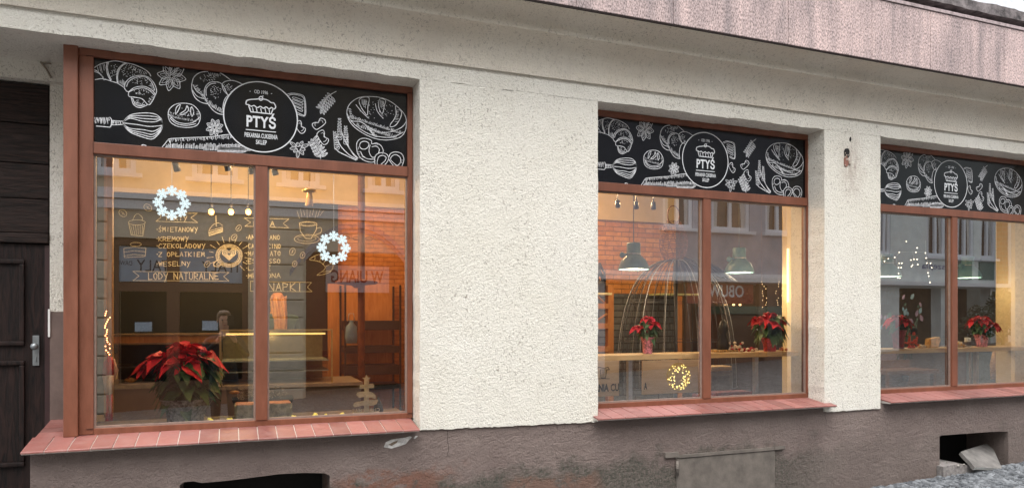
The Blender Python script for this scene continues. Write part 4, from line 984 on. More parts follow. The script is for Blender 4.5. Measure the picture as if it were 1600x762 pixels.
# industrial enamel pendants
TEAL = simple('grey_teal_enamel', (.11, .22, .235), .35, var=.1)
def enamel(u, vb, Y, label, e=25, s=1.):
    x, z = P(u, vb, Y); t = thing('pendant_lamp', label, 'pendant lamp', (x, Y, z), 'grey teal enamel pendant lamps')
    a = MB(); pr = [(.150, 0), (.152, .004), (.150, .02), (.138, .055), (.118, .095), (.085, .125), (.068, .145), (.066, .155), (.068, .16), (.068, .255), (.062, .262), (.0, .264)]
    a.lathe([(r*s, z+h*s) for r, h in pr], x, Y, 28); a.lathe([(r*s*.96, z+h*s*.97+.001) for r, h in pr[:8]], x, Y, 28)
    sh = a.build('lamp_shade', TEAL, t)
    a = MB(); a.lathe([(.0685*s, z+.148*s), (.071*s, z+.150*s), (.071*s, z+.158*s), (.0685*s, z+.16*s)], x, Y, 28); a.build('collar', STEEL, sh)
    a = MB(); a.lathe([(.0, z+.012), (.135*s, z+.013), (.135*s, z+.016), (0, z+.017)], x, Y, 28); a.build('lit_opening', emis('lamp_diffuser', (1, .86, .62), 5), t)
    a = MB(); a.tube([(x, Y, z+.262*s), (x, Y, 3.31)], .005, 6); a.build('cord', simple('grey_cord', (.2, .2, .2), .7), t)
    a = MB(); a.ball((x-.13*s, Y, z+.14*s), .03*s, 8, sq=(1, .7, 1)); a.tube([(x-.065*s, Y, z+.15*s), (x-.12*s, Y, z+.145*s)], .012*s, 8); a.build('side_knob', TEAL, t)
    point((x, Y, z-.03), e, (1, .8, .52), .08)
enamel(990, 421, 6.15, 'pendant lamp lit in front of the orange brick, left half of the middle window', 20)
enamel(1155, 426, 6.15, 'pendant lamp behind the right pane of the middle window', 16)
enamel(1386, 432, 6.15, 'pendant lamp hanging left of the icicle lights in the right window', 16)
enamel(1512, 434, 6.15, 'rightmost pendant lamp, behind the last pane', 16)
# rusty disc lamp on a pole, glass pendant
x, z = P(557, 440, 7.0)
t = thing('disc_lamp', 'rusty orange disc lamp on a tall pole before the brick wall', 'lamp', (x, 7., FZ)); RUST = simple('rust_metal', (.20, .06, .02), .6, .3, .3, 12)
a = MB(); a.lathe([(.02, z+.03), (.19, z+.008), (.205, z-.004), (.19, z-.02), (.05, z-.035), (.02, z-.06)], x, 7., 30); a.build('lamp_shade', RUST, t)
a = MB(); a.tube([(x+.05, 7.02, FZ), (x+.05, 7.02, 3.3)], .035, 12); a.build('pole', RUST, t)
a = MB()
for sx in (-.1, .0, .12): a.tube([(x+sx+.035*math.cos(i), 7., z+.42+.018*math.sin(i)) for i in [j*.7 for j in range(10)]], .004, 5)
a.build('ring_ornament', RUST, t)
x, z = P(483, 308, 6.6); t = thing('glass_pendant', 'small glass and brass pendant above the drawn coffee cup', 'pendant lamp', (x, 6.6, z))
a = MB(); a.lathe([(.0, z+.07), (.06, z+.068), (.06, z+.05), (.02, z+.045)], x, 6.6, 16); a.tube([(x, 6.6, z+.07), (x, 6.6, 3.31)], .004, 6); a.build('cap', simple('brass', (.5, .34, .12), .3, .9), t)
a = MB(); a.lathe([(.025, z+.045), (.03, z), (.035, z-.07), (.028, z-.08)], x, 6.6, 14); a.build('glass_tube', simple('amber_glass', (.35, .22, .08), .15), t)
# tall warm light strip, then bare fill points added to brighten walls and brick
def strip(name, label, x0, x1, y, z, e, col=(1, .72, .4), vertical=False):
    t = MB(); 
    if vertical: t.box(x0, x1, y, y+.02, z[0], z[1])
    else: t.box(x0, x1, y, y+.03, z, z+.015)
    return t.build(name, emis('strip_'+name+str(e), col, e), label=label, cat='light')
x0, z0 = P(1231, 472, 5.70); x1, z1 = P(1236, 388, 5.70)
strip('light_strip', 'tall warm light strip against the butter coloured wall', x0+.004, x1-.004, 5.70, (z0, z1), .9, vertical=True)
point((5.0, 5.62, 1.9), 4, (1, .75, .42), .05); point((8.1, 5.62, 1.9), 2, (1, .75, .42), .05)
point((3.6, 7.3, 2.9), 26, (1, .62, .30), .1); point((3.0, 7.6, 2.4), 10, (1, .62, .30), .1)  # fill points without lamp bodies, added to keep the brick bright
point((1.5, 7.5, 2.6), 12, (1, .55, .22), .1); point((6.8, 7.2, 2.7), 14, (1, .8, .55), .1)

# ---------- counter and cases, left room
def quad(u0, u1, v0, v1, Y):   # x-range at mid height, z-range at mid width
    um = (u0+u1)/2; return (P(u0, 500, Y)[0], P(u1, 500, Y)[0], *sorted((P(um, v1, Y)[1], P(um, v0, Y)[1])))
TAUPE = simple('taupe_counter', (.22, .15, .105), .5, var=.08, vs=4)
x0, x1, z0, z1 = quad(168, 345, 598, 522, 6.7)
ct = thing('pastry_case', 'dark glass pastry case with shelves, behind the big poinsettia', 'display case', ((x0+x1)/2, 6.9, FZ))
a = MB(); a.box(x0, x1, 6.7, 7.3, FZ, z0-.04); a.build('counter_base', TAUPE, ct)
a = MB(); a.box(x0-.01, x1+.01, 6.68, 7.32, z0-.04, z0); a.build('worktop', simple('pale_worktop', (.30, .25, .19), .4), ct)
a = MB(); f_ = .014
for xx in (x0, x1-f_):
    for yy in (6.70, 7.28): a.box(xx, xx+f_, yy, yy+f_, z0, z1)
for zz in (z1-f_, z1-.085): a.box(x0+f_, x1-f_, 6.70, 6.70+f_, zz, zz+f_); 
a.box(x0, x1, 6.70+f_, 7.3, z1-.010, z1); a.build('case_frame', simple('brushed_bronze', (.32, .21, .12), .35, .8), ct)
a = MB(); a.box(x0+f_, x1-f_, 6.716, 6.722, z1-.07, z1-.016); a.build('wood_fascia', ORANGEWOOD, ct)
a = MB(); a.box(x0+.02, x1-.02, 7.2, 7.25, z0+.002, z1-.012); a.build('case_back', simple('dark_case_back', (.05, .025, .012), .4), ct)
a = MB(); a.box(x0+.02, x1-.02, 6.75, 7.19, z0+.13, z0+.142); sh = a.build('case_shelf', simple('dark_shelf', (.09, .06, .04), .3), ct)
rb = random.Random(4); BUN = simple('baked_bun', (.42, .20, .06), .6, var=.3)
bn = None
for i in range(3):
    cx = x0+.15+i*(x1-x0-.3)/2; rr_ = rb.uniform(.035, .055)
    a = MB(); a.ball((cx, 6.85+rb.uniform(-.03, .05), z0+.002+rr_*.55), rr_, 10, sq=(1.2, 1, .55)); tag(a.build('bread_roll', BUN), ('left', 'middle', 'right')[i]+' one of the baked rolls lying in the dark pastry case', 'bread roll', 'rolls inside the pastry case')
x0, x1, z0, z1 = quad(343, 520, 600, 514, 6.5)
cd = thing('drinks_cooler', 'olive glass display cooler with brass edge beside the seller', 'display case', ((x0+x1)/2, 6.9, FZ))
a = MB(); a.box(x0, x1+.25, 6.5, 7.2, FZ, z0-.03); a.build('counter_base', TAUPE, cd)
a = MB(); a.box(x0-.01, x1+.26, 6.47, 7.2, z0-.03, z0); a.build('worktop', simple('beige_stone', (.33, .26, .19), .35), cd)
a = MB(); a.box(x0, x0+.014, 6.5, 6.514, z0, z1); a.box(x0, x1, 6.5, 6.514, z1-.014, z1); a.box(x1-.014, x1, 6.5, 6.514, z0, z1-.014); a.build('brass_edge', simple('brass_trim', (.66, .48, .20), .3, .8), cd)
a = MB(); a.box(x0+.02, x1-.02, 7.1, 7.15, z0, z1-.02); a.build('case_back', simple('olive_mirror', (.13, .115, .06), .25), cd)
a = MB()
for zz in (z0+.10, z0+.19): a.box(x0+.02, x1-.02, 6.6, 7.09, zz, zz+.01)
a.build('case_shelf', simple('glass_shelf', (.20, .23, .20), .2), cd)
a = MB(); a.box(x0+.05, x1-.05, 6.62, 6.64, z1-.05, z1-.035); a.build('case_light', emis('case_glow', (1, .60, .18), .7), cd)
point(((x0+x1)/2, 6.8, z1-.08), 1.5, (1, .62, .2), .03)
# bread rack
x0, x1, z0, z1 = quad(536, 624, 606, 445, 7.7)
rk = thing('bread_rack', 'black metal bread rack with orange wood panels under the disc lamp', 'shelf rack', ((x0+x1)/2, 7.8, FZ))
a = MB()
for xx in (x0, x1-.02):
    for yy in (7.6, 7.95): a.box(xx, xx+.02, yy, yy+.02, FZ, z1)
a.build('upright', BLACKMETAL, rk)
for v_, th in ((508, .10), (546, .07), (578, .10), (604, .05)):
    zz = P(580, v_, 7.6)[1]; a = MB(); a.box(x0+.021, x1-.021, 7.6, 7.95, zz-th/2, zz+th/2, bev=.004); a.build('shelf', BLACKMETAL, rk)
a = MB(); a.box(x0-.12, x1, 7.99, 8.02, FZ, z1+.02); a.build('back_panel', ORANGEWOOD, rk)
x, z = P(549, 517, 6.6); a = MB(); a.lathe([(.0, z-.11), (.05, z-.11), (.055, z-.05), (.05, z+.04), (.02, z+.07), (.018, z+.10)], x, 6.6, 14); jug = a.build('enamel_jug', simple('steel_blue_enamel', (.12, .19, .25), .4), label='steel blue enamel jug hanging before the bread rack', cat='jug')
a = MB(); a.tube([(x-.03, 6.6, z+.09), (x-.02, 6.6, z+.16), (x+.02, 6.6, z+.16), (x+.03, 6.6, z+.09)], .004, 6); a.build('handle', STEEL, jug)
# curtain / post left of the first window
x, z = P(171, 400, 5.75); a = MB(); a.box(x-.035, x+.02, 5.75, 5.80, .9, 3.3, bev=.004); a.build('wooden_post', simple('lit_brown_post', (.34, .19, .08), .5), label='slim brown wooden post at the left end of the first window', cat='post')
x, z = P(158, 400, 5.7); a = MB(); a.box(x-.09, x+.035, 5.95, 6.0, .9, 3.3); a.build('pilaster_reflection', simple('pilaster_reflection_grey', (.09, .10, .09), .6), label='dim grey green panel standing in for a mirrored pilaster, left edge of the first window', cat='panel')  # panel added to imitate the reflection of the pilaster opposite

# ---------- snowflake wreaths
PAPER = simple('white_foam_board', (.72, .88, .93), .7, var=.02, bump=0)
def snow(u, v, ru, label):
    Y = 5.2125; X, Z = P(u, v, Y); X2, _ = P(u+ru, v, Y); R_ = X2-X
    t = thing('snowflake_wreath', label, 'wreath', (X, Y, Z-R_), 'hanging snowflake wreaths')
    fl = MB(); r = R_*.29; cr = R_*.73
    def bar(p0, p1, w, dy):
        p0 = Vector(p0); p1 = Vector(p1); dd = (p1-p0).normalized(); n = Vector((-dd.y, dd.x))*w/2
        fl.prism([tuple(p0+n), tuple(p0-n), tuple(p1-n), tuple(p1+n)], Y-.0012-dy, Y+.0012-dy)
    for i in range(8):
        a = 2*PI*i/8+PI/8*0; cx, cz = X+cr*math.sin(a), Z+cr*math.cos(a)
        for j in range(6):
            b = j*PI/3+a; dx, dz = math.sin(b), math.cos(b); w = R_*.085
            bar((cx, cz), (cx+dx*r, cz+dz*r), w, j*.0001+i*.0006)
            for f in (.45, .78):
                for sg in (-1, 1):
                    c_2 = b+sg*.9; bar((cx+dx*r*f, cz+dz*r*f), (cx+dx*r*f+math.sin(c_2)*r*.36, cz+dz*r*f+math.cos(c_2)*r*.36), w*.8, j*.0001+i*.0006+.00005)
    fl.build('snowflakes', PAPER, t)
    a = MB(); a.tube([(X, Y, Z+R_*.95), (X, Y, ZR0-.013)], .0012, 5); a.build('thread', simple('white_thread', (.7, .7, .68), .7), t)
snow(268.5, 317, 28.5, 'larger snowflake wreath hanging over the word TORTY, left pane')
snow(521.5, 387, 25.5, 'smaller snowflake wreath hanging right of the drawn coffee cup')

# ---------- poinsettias
BR = NB('poinsettia_red'); n_ = BR.n('ShaderNodeNewGeometry').outputs['Random Per Island']; BR.col(BR.mix(n_, (.40, .008, .022), (.80, .035, .065))); BR.rough(.55); BR.bump(BR.noise(60, 3), .002)
BR.b.inputs['Subsurface Weight'].default_value = 0
LF = NB('poinsettia_green'); n_ = LF.n('ShaderNodeNewGeometry').outputs['Random Per Island']; LF.col(LF.mix(n_, (.028, .085, .036), (.095, .19, .07))); LF.rough(.45); LF.bump(LF.noise(60, 3), .002)
def leafmesh(mb, base, dirv, L, w, droop, rl, lobed=False, mi=0):
    dirv = Vector(dirv).normalized(); side = dirv.cross(Vector((0, 0, 1)))
    if side.length < .05: side = Vector((1, 0, 0))
    side.normalize(); upv = side.cross(dirv).normalized(); tw = rl.uniform(-.5, .5)
    side = (side*math.cos(tw)+upv*math.sin(tw)).normalized(); upv = side.cross(dirv).normalized()
    prof = [(0, .04), (.12, .30), (.3, .78), (.45, 1.), (.6, .86), (.75, .55), (.88, .28), (1., 0.)]
    if lobed: prof = [(0, .04), (.15, .45), (.28, .95), (.36, .80), (.5, 1.0), (.58, .7), (.75, .5), (.88, .24), (1, 0)]
    vs = []
    for (t, ww) in prof:
        c = Vector(base)+dirv*(L*t)-Vector((0, 0, 1))*(droop*L*t*t)+upv*(.05*L*math.sin(t*PI))
        f = .22*w*ww; wav = .05*w*math.sin(t*14+tw*9)
        vs += [c+side*w*ww*.5+upv*(f+wav), c, c-side*w*ww*.5+upv*(f-wav)]
    fs = []
    for i in range(len(prof)-1):
        fs += [(i*3, i*3+1, i*3+4, i*3+3), (i*3+1, i*3+2, i*3+5, i*3+4)]
    mb.add(vs, fs, mi, True)
def poinsettia(X, Y, zb, Rr, Hh, potm, label, seed, potr=.09, poth=.14, heads=6, wrap=0, leafL=.13, extra=None, squash=1.):
    rl = random.Random(seed); t = thing('poinsettia', label, 'plant', (X, Y, zb), 'red poinsettias in the windows')
    a = MB(); prof = [(potr*.72, zb), (potr*.8, zb+poth*.5), (potr, zb+poth*.95), (potr*1.12, zb+poth*1.12), (potr*.9, zb+poth)]
    a.lathe(prof, X, Y, 26, wob=.05 if wrap else .0, smooth=not wrap); a.build('foil_wrap' if wrap else 'pot', potm, t)
    s_ = MB(); b_ = MB(); l_ = MB(); zc = zb+poth; zt = zb+Hh
    hs_ = []
    for i in range(heads):
        a0 = 2*PI*i/heads+rl.uniform(-.3, .3); rr_ = 0 if i == 0 else Rr*rl.uniform(.35, .8)
        hx, hy = X+rr_*math.cos(a0), Y+rr_*math.sin(a0)*squash; hz = zt-Hh*.16-Hh*.26*(rr_/Rr)**2*1.5+Hh*.16+rl.uniform(-.03, .02)*Hh
        hs_.append((hx, hy, hz)); s_.tube([(X, Y, zc-.03), (X+(hx-X)*.6, Y+(hy-Y)*.6, (zc+hz)/2), (hx, hy, hz-.005)], [.006, .004, .003], 6)
        for ring, (n, lf, el_) in enumerate(((6, 1., -.12), (5, .72, .28), (4, .42, .7))):
            for j in range(n):
                q_ = 2*PI*j/n+ring*.5+rl.uniform(-.2, .2); e_ = el_+rl.uniform(-.15, .15)
                leafmesh(b_, (hx, hy, hz), (math.cos(q_)*math.cos(e_), math.sin(q_)*math.cos(e_)*squash, math.sin(e_)), leafL*lf*rl.uniform(.85, 1.1), leafL*lf*.72, .22+.2*(ring == 0), rl)
    for i in range(int(heads*12)):
        f = rl.random(); q_ = rl.uniform(0, 2*PI); z = zc+(zt-zc)*(.12+.75*f); r0 = Rr*.15*rl.random()
        leafmesh(l_, (X+r0*math.cos(q_), Y+r0*math.sin(q_)*squash, z), (math.cos(q_), math.sin(q_)*squash, rl.uniform(-.25, .25)), Rr*rl.uniform(.65, .98)*(.75+.25*f), Rr*.60, rl.uniform(.25, .95), rl, True)
    s_.build('stem', simple('plant_stem', (.06, .10, .03), .7), t); b_.build('bracts', BR.m, t, fix=False); l_.build('leaves', LF.m, t, fix=False)
    return t
CELLO = simple('crumpled_cellophane_wrap', (.34, .36, .36), .25, var=.6, vs=40, bump=.01)
FOILP = simple('pink_patterned_foil', (.78, .26, .33), .35, var=.7, vs=60, bump=.01)
FOILR = simple('red_foil', (.68, .05, .05), .35, var=.5, vs=40, bump=.01)
X, Z = P(291, 600, 5.52)
poinsettia(X, 5.52, .875, .26, .50, CELLO, 'large drooping poinsettia in crumpled clear wrap, biggest plant, first window', 3, .16, .15, 7, 1, .19, squash=.45)
X, Z = P(1012, 548, 5.45)
poinsettia(X, 5.45, 1.29, .13, .30, FOILP, 'poinsettia in pink patterned foil, in front of the grey slate wall', 5, .055, .13, 4, 1, .09, squash=.8)
X, Z = P(1203, 546, 5.42)
poinsettia(X, 5.42, 1.29, .20, .33, FOILR, 'bushy bright poinsettia in red foil at the right end of the middle window', 8, .075, .11, 7, 1, .11, squash=.6)
X, Z = P(1404, 544, 5.45)
poinsettia(X, 5.45, 1.29, .14, .31, simple('dark_red_wrap', (.20, .02, .04), .45, var=.4), 'poinsettia with flat red top and dark pot at the left of the right window', 12, .07, .17, 4, 1, .12, squash=.8)
X, Z = P(1534, 543, 5.45)
poinsettia(X, 5.45, 1.29, .15, .30, FOILP, 'poinsettia leaning in pink foil at the right of the last mullion', 14, .07, .12, 4, 1, .13, squash=.8)

# ---------- window bar tables
def bar(x0, x1, legs, label):
    t = thing('bar_table', label, 'table', ((x0+x1)/2, 5.45, FZ))
    a = MB(); a.box(x0, x1, 5.30, 5.62, 1.245, 1.288, bev=.003); a.build('tabletop', OAK, t)
    for lx in legs:
        a = MB(); a.box(lx-.02, lx+.02, 5.36, 5.40, FZ, 1.244, bev=.003); a.build('leg', STEEL, t)
        a = MB(); a.box(lx+.08, lx+.10, 5.50, 5.52, FZ, 1.244, bev=.003); a.build('leg', STEEL, t)
bar(2.72, 5.0, (P(1178, 500, 5.4)[0], 3.2), 'long pale oak bar table across the middle window')
bar(5.70, 8.4, (P(1522, 500, 5.4)[0],), 'pale oak bar table across the right window')

# ---------- things on the first ledge
LZ = .876
x0 = P(366, 640, 5.42)[0]; x1 = P(456, 640, 5.42)[0]
a = MB(); a.box(x0, x1, 5.36, 5.56, LZ, LZ+.115, bev=.012); bx_ = a.build('gift_box', simple('mossy_bark_paper', (.30, .31, .24), .8, var=.5, vs=20, bump=.004), label='long grey green gift box behind the mullion on the ledge', cat='box')
a = MB(); a.prism([], 0, 0) if False else a.box(x0+.01, x1-.01, 5.37, 5.55, LZ+.1155, LZ+.119, bev=.001); a.build('lid', simple('salmon_lid', (.55, .25, .15), .7, var=.4, vs=20), bx_)
a = MB(); ym = 5.357
for f in (.12, .17): a.tube([(x0+f, ym, LZ+.01), (x0+f+.03, ym, LZ+.10)], .003, 5)
a.build('twig', WALNUT, bx_)
# black tray with a twiggy wreath
cx = (P(362, 620, 5.66)[0]+P(458, 620, 5.66)[0])/2; hw = (P(458, 620, 5.66)[0]-P(362, 620, 5.66)[0])/2
tz = P(410, 628, 5.66)[1]
t = thing('black_tray', 'shallow black tray standing behind the gift box', 'tray', (cx, 5.68, LZ))
a = MB(); a.add([(cx-hw*.8, 5.6, LZ+.03), (cx+hw*.8, 5.6, LZ+.03), (cx+hw*.8, 5.74, LZ+.03), (cx-hw*.8, 5.74, LZ+.03), (cx-hw, 5.56, tz+.035), (cx+hw, 5.56, tz+.035), (cx+hw, 5.78, tz+.035), (cx-hw, 5.78, tz+.035)], [(0, 3, 2, 1), (0, 1, 5, 4), (1, 2, 6, 5), (2, 3, 7, 6), (3, 0, 4, 7)]); a.build('tray_body', BLACKMETAL, t)
a = MB(); a.box(cx-hw*.7, cx+hw*.7, 5.6, 5.74, LZ, LZ+.028); a.build('foot', BLACKMETAL, t)
a = MB()
for i in range(11): a.ball((cx-hw*.7+i*hw*.14, 5.557, tz-.03), .004, 6)
a.build('rivet_row', STEEL, t)
a = MB(); rt = random.Random(2)
for i in range(420):
    q_ = rt.uniform(0, 2*PI); r1 = hw*.62+rt.gauss(0, .03); px = cx+r1*math.cos(q_); py = 5.67+.06*math.sin(q_)+rt.gauss(0, .012); pz = tz+.065+rt.gauss(0, .02)
    dv = Vector((rt.uniform(-1, 1), rt.uniform(-1, 1), rt.uniform(-.6, 1))).normalized()*rt.uniform(.015, .035)
    a.tube([(px, py, pz), Vector((px, py, pz))+dv], [.0022, .0008], 3, mi=rt.choice((0, 0, 1)), cap=False)
a.build('twig_wreath', [simple('dark_twig', (.06, .04, .02), .9), simple('frosted_twig', (.45, .38, .26), .9)], label='frosted twig and moss wreath lying in the black tray', cat='wreath', fix=False)
x, z = P(366, 612, 5.62); a = MB(); a.ball((x, 5.6, z), .02, 10, sq=(1.9, 1, .7)); a.build('bread_stick', BUN, label='small brown roll at the left edge of the black tray', cat='bread roll')
# fairy light cable with yellow flowers
FLY = emis('yellow_flower', (.85, .72, .14), .35)
pts = [P(u, v, 5.31) for u, v in [(318, 646), (329, 655), (345, 650), (360, 655), (372, 658), (420, 652), (455, 650), (475, 652), (492, 648), (500, 650), (510, 649), (525, 648), (535, 648)]]
t = thing('fairy_lights', 'cable of small yellow flower lights along the bottom of the first window', 'string lights', (pts[0][0], 5.31, LZ))
a = MB(); a.tube([(p[0], 5.31, max(p[1], LZ+.004)) for p in spline(pts, 3)], .002, 5); a.build('cable', simple('clear_cable', (.4, .42, .25), .4), t)
for u, v in ((329, 655), (359, 655), (458, 651), (492, 648), (508, 649), (535, 647)):
    x, z = P(u, v, 5.30); z = max(z, LZ+.016); a = MB(); rt = random.Random(u)
    for i in range(7): a.ball((x+rt.uniform(-.013, .013), 5.30+rt.uniform(-.01, .01), z+rt.uniform(-.008, .010)), .009, 6, sq=(1, .6, .8))
    a.build('flower_light', FLY, t)
# wooden christmas tree seen from behind
x, z = P(574, 644, 5.42); zb = LZ; s = (P(610, 600, 5.42)[0]-P(540, 600, 5.42)[0])/70.
TREEM = simple('grey_beige_plywood', (.56, .50, .36), .7, var=.15)
def T(u, v): return (x+(u-574)*s, zb+(645-v)*s*1.02)
t = thing('wooden_tree', 'flat wooden Christmas tree with a star and the word CHRISTMAS seen from behind', 'ornament', (x, 5.42, zb))
a = MB(); a.prism([T(569, 645), T(576, 645), T(576, 592), T(569, 592)], 5.405, 5.425); a.build('trunk', TREEM, t)
a = MB()
for i, pl_ in enumerate(([(561, 604), (562, 599), (568, 598), (582, 597), (584, 600), (583, 604), (577, 604), (563, 605)], [(556, 613), (558, 610), (566, 609), (580, 610), (586, 615), (586, 621), (580, 619), (568, 617), (560, 618)], [(551, 629), (554, 625), (566, 623), (584, 622), (590, 622), (588, 628), (582, 631), (566, 630), (553, 632)])):
    a.prism([T(*p) for p in pl_], 5.396-.001*i, 5.404-.001*i)
a.build('branches', TREEM, t)
a = MB(); a.prism([T(572+(7 if i % 2 == 0 else 3)*math.sin(i*PI/5), 590-(7 if i % 2 == 0 else 3)*math.cos(i*PI/5)) for i in range(10)], 5.396, 5.406); a.build('star', TREEM, t)
a = MB(); a.prism([T(550, 646), T(596, 646), T(593, 641), T(553, 641)], 5.43, 5.45); a.build('base', TREEM, t)
a = MB(); text_into(a, 'CHRISTMAS', (T(551, 0)[0], T(594, 0)[0], T(0, 641)[1], T(0, 635.5)[1]), 5.4285, mirror=True, bold=.02); a.build('lettering', simple('pale_beige_letters', (.62, .56, .42), .7), t, fix=False)
x, z = P(591, 640, 5.5); a = MB(); a.lathe([(.0, LZ), (.035, LZ), (.04, LZ+.02), (.032, LZ+.06), (.02, LZ+.085), (.006, LZ+.12), (0, LZ+.125)], x, 5.5, 14); a.build('dark_bell', BLACKMETAL, label='small dark bell shaped ornament behind the wooden tree', cat='ornament')
# red knitted gnome hanging left, with copper lights above
x, z = P(170, 600, 5.45)
t = thing('hanging_gnome', 'long red and white cloth gnome hanging at the left edge', 'ornament', (x, 5.45, P(170, 655, 5.45)[1]))
zz = [P(170, v, 5.45)[1] for v in (557, 566, 585, 615, 640, 657)]
a = MB(); a.tube([(x+.01, 5.45, zz[0]), (x, 5.45, zz[1]), (x-.005, 5.45, zz[2])], [.012, .03, .035], 10); a.build('hat', simple('red_felt', (.42, .015, .02), .9), t)
a = MB(); a.tube([(x-.005, 5.45, zz[2]-.001), (x, 5.45, (zz[2]+zz[3])/2), (x+.002, 5.45, zz[3])], [.034, .03, .022], 10); a.build('beard', simple('cream_wool', (.62, .50, .42), .95), t)
for sx in (-.008, .012):
    a = MB(); a.tube([(x+sx, 5.45, zz[3]-.001), (x+sx, 5.45, zz[4]), (x+sx, 5.44, zz[5])], [.009, .009, .013], 8); a.build('leg', simple('red_felt2', (.42, .015, .03), .9), t)
x2, z2 = P(176, 560, 5.5); a = MB(); a.tube([(x2, 5.5, z2), (x2+.015, 5.5, z2-.08), (x2-.005, 5.5, z2-.16)], [.012, .02, .012], 8); a.build('felt_ribbon', simple('pinkish_felt', (.45, .28, .22), .9), label='pinkish felt ribbon beside the hanging gnome', cat='ribbon')
t = thing('copper_lights', 'cluster of tiny orange lights hanging above the gnome', 'string lights', (P(168, 520, 5.5)[0], 5.5, P(168, 556, 5.5)[1]))
rt = random.Random(8); a = MB(); pth = []
for i in range(22):
    u = 168+rt.uniform(-4, 4); v = 486+i*3.2; X_, Z_ = P(u, v, 5.5); pth.append((X_, 5.5+rt.uniform(-.01, .01), Z_))
a.tube([(pth[0][0], 5.5, 3.3)]+pth, .0012, 4); a.build('wire', simple('copper_wire', (.3, .12, .05), .4, .8), t)
a = MB(); [a.ball(p, .004, 6) for p in pth]; a.build('tiny_bulbs', emis('tiny_orange_bulb', (1, .30, .10), 7), t, kind='stuff')

# ---------- people
def skin_body(name, joints, edges, radii, root, mats, parent, matfn, sub=2):
    me = bpy.data.meshes.new(name); me.from_pydata([Vector(j) for j in joints], edges, []); o = bpy.data.objects.new(name, me); C.objects.link(o)
    md = o.modifiers.new('s', 'SKIN'); md.use_smooth_shade = True
    for i, r in enumerate(radii): me.skin_vertices[0].data[i].radius = r if hasattr(r, '__len__') else (r, r)
    me.skin_vertices[0].data[root].use_root = True
    o.modifiers.new('d', 'SUBSURF').levels = sub
    bpy.context.view_layer.update(); ev = bpy.data.meshes.new_from_object(o.evaluated_get(bpy.context.evaluated_depsgraph_get()))
    bpy.data.objects.remove(o); bpy.data.meshes.remove(me); n = bpy.data.objects.new(name, ev); C.objects.link(n); ev.materials.clear()
    for m in mats: ev.materials.append(m)
    for p in ev.polygons: p.material_index = matfn(p.center); p.use_smooth = True
    n.parent = parent; LOC[n.name] = Vector((0, 0, 0)); return n
SKINM = simple('skin', (.50, .28, .19), .55, var=.06)
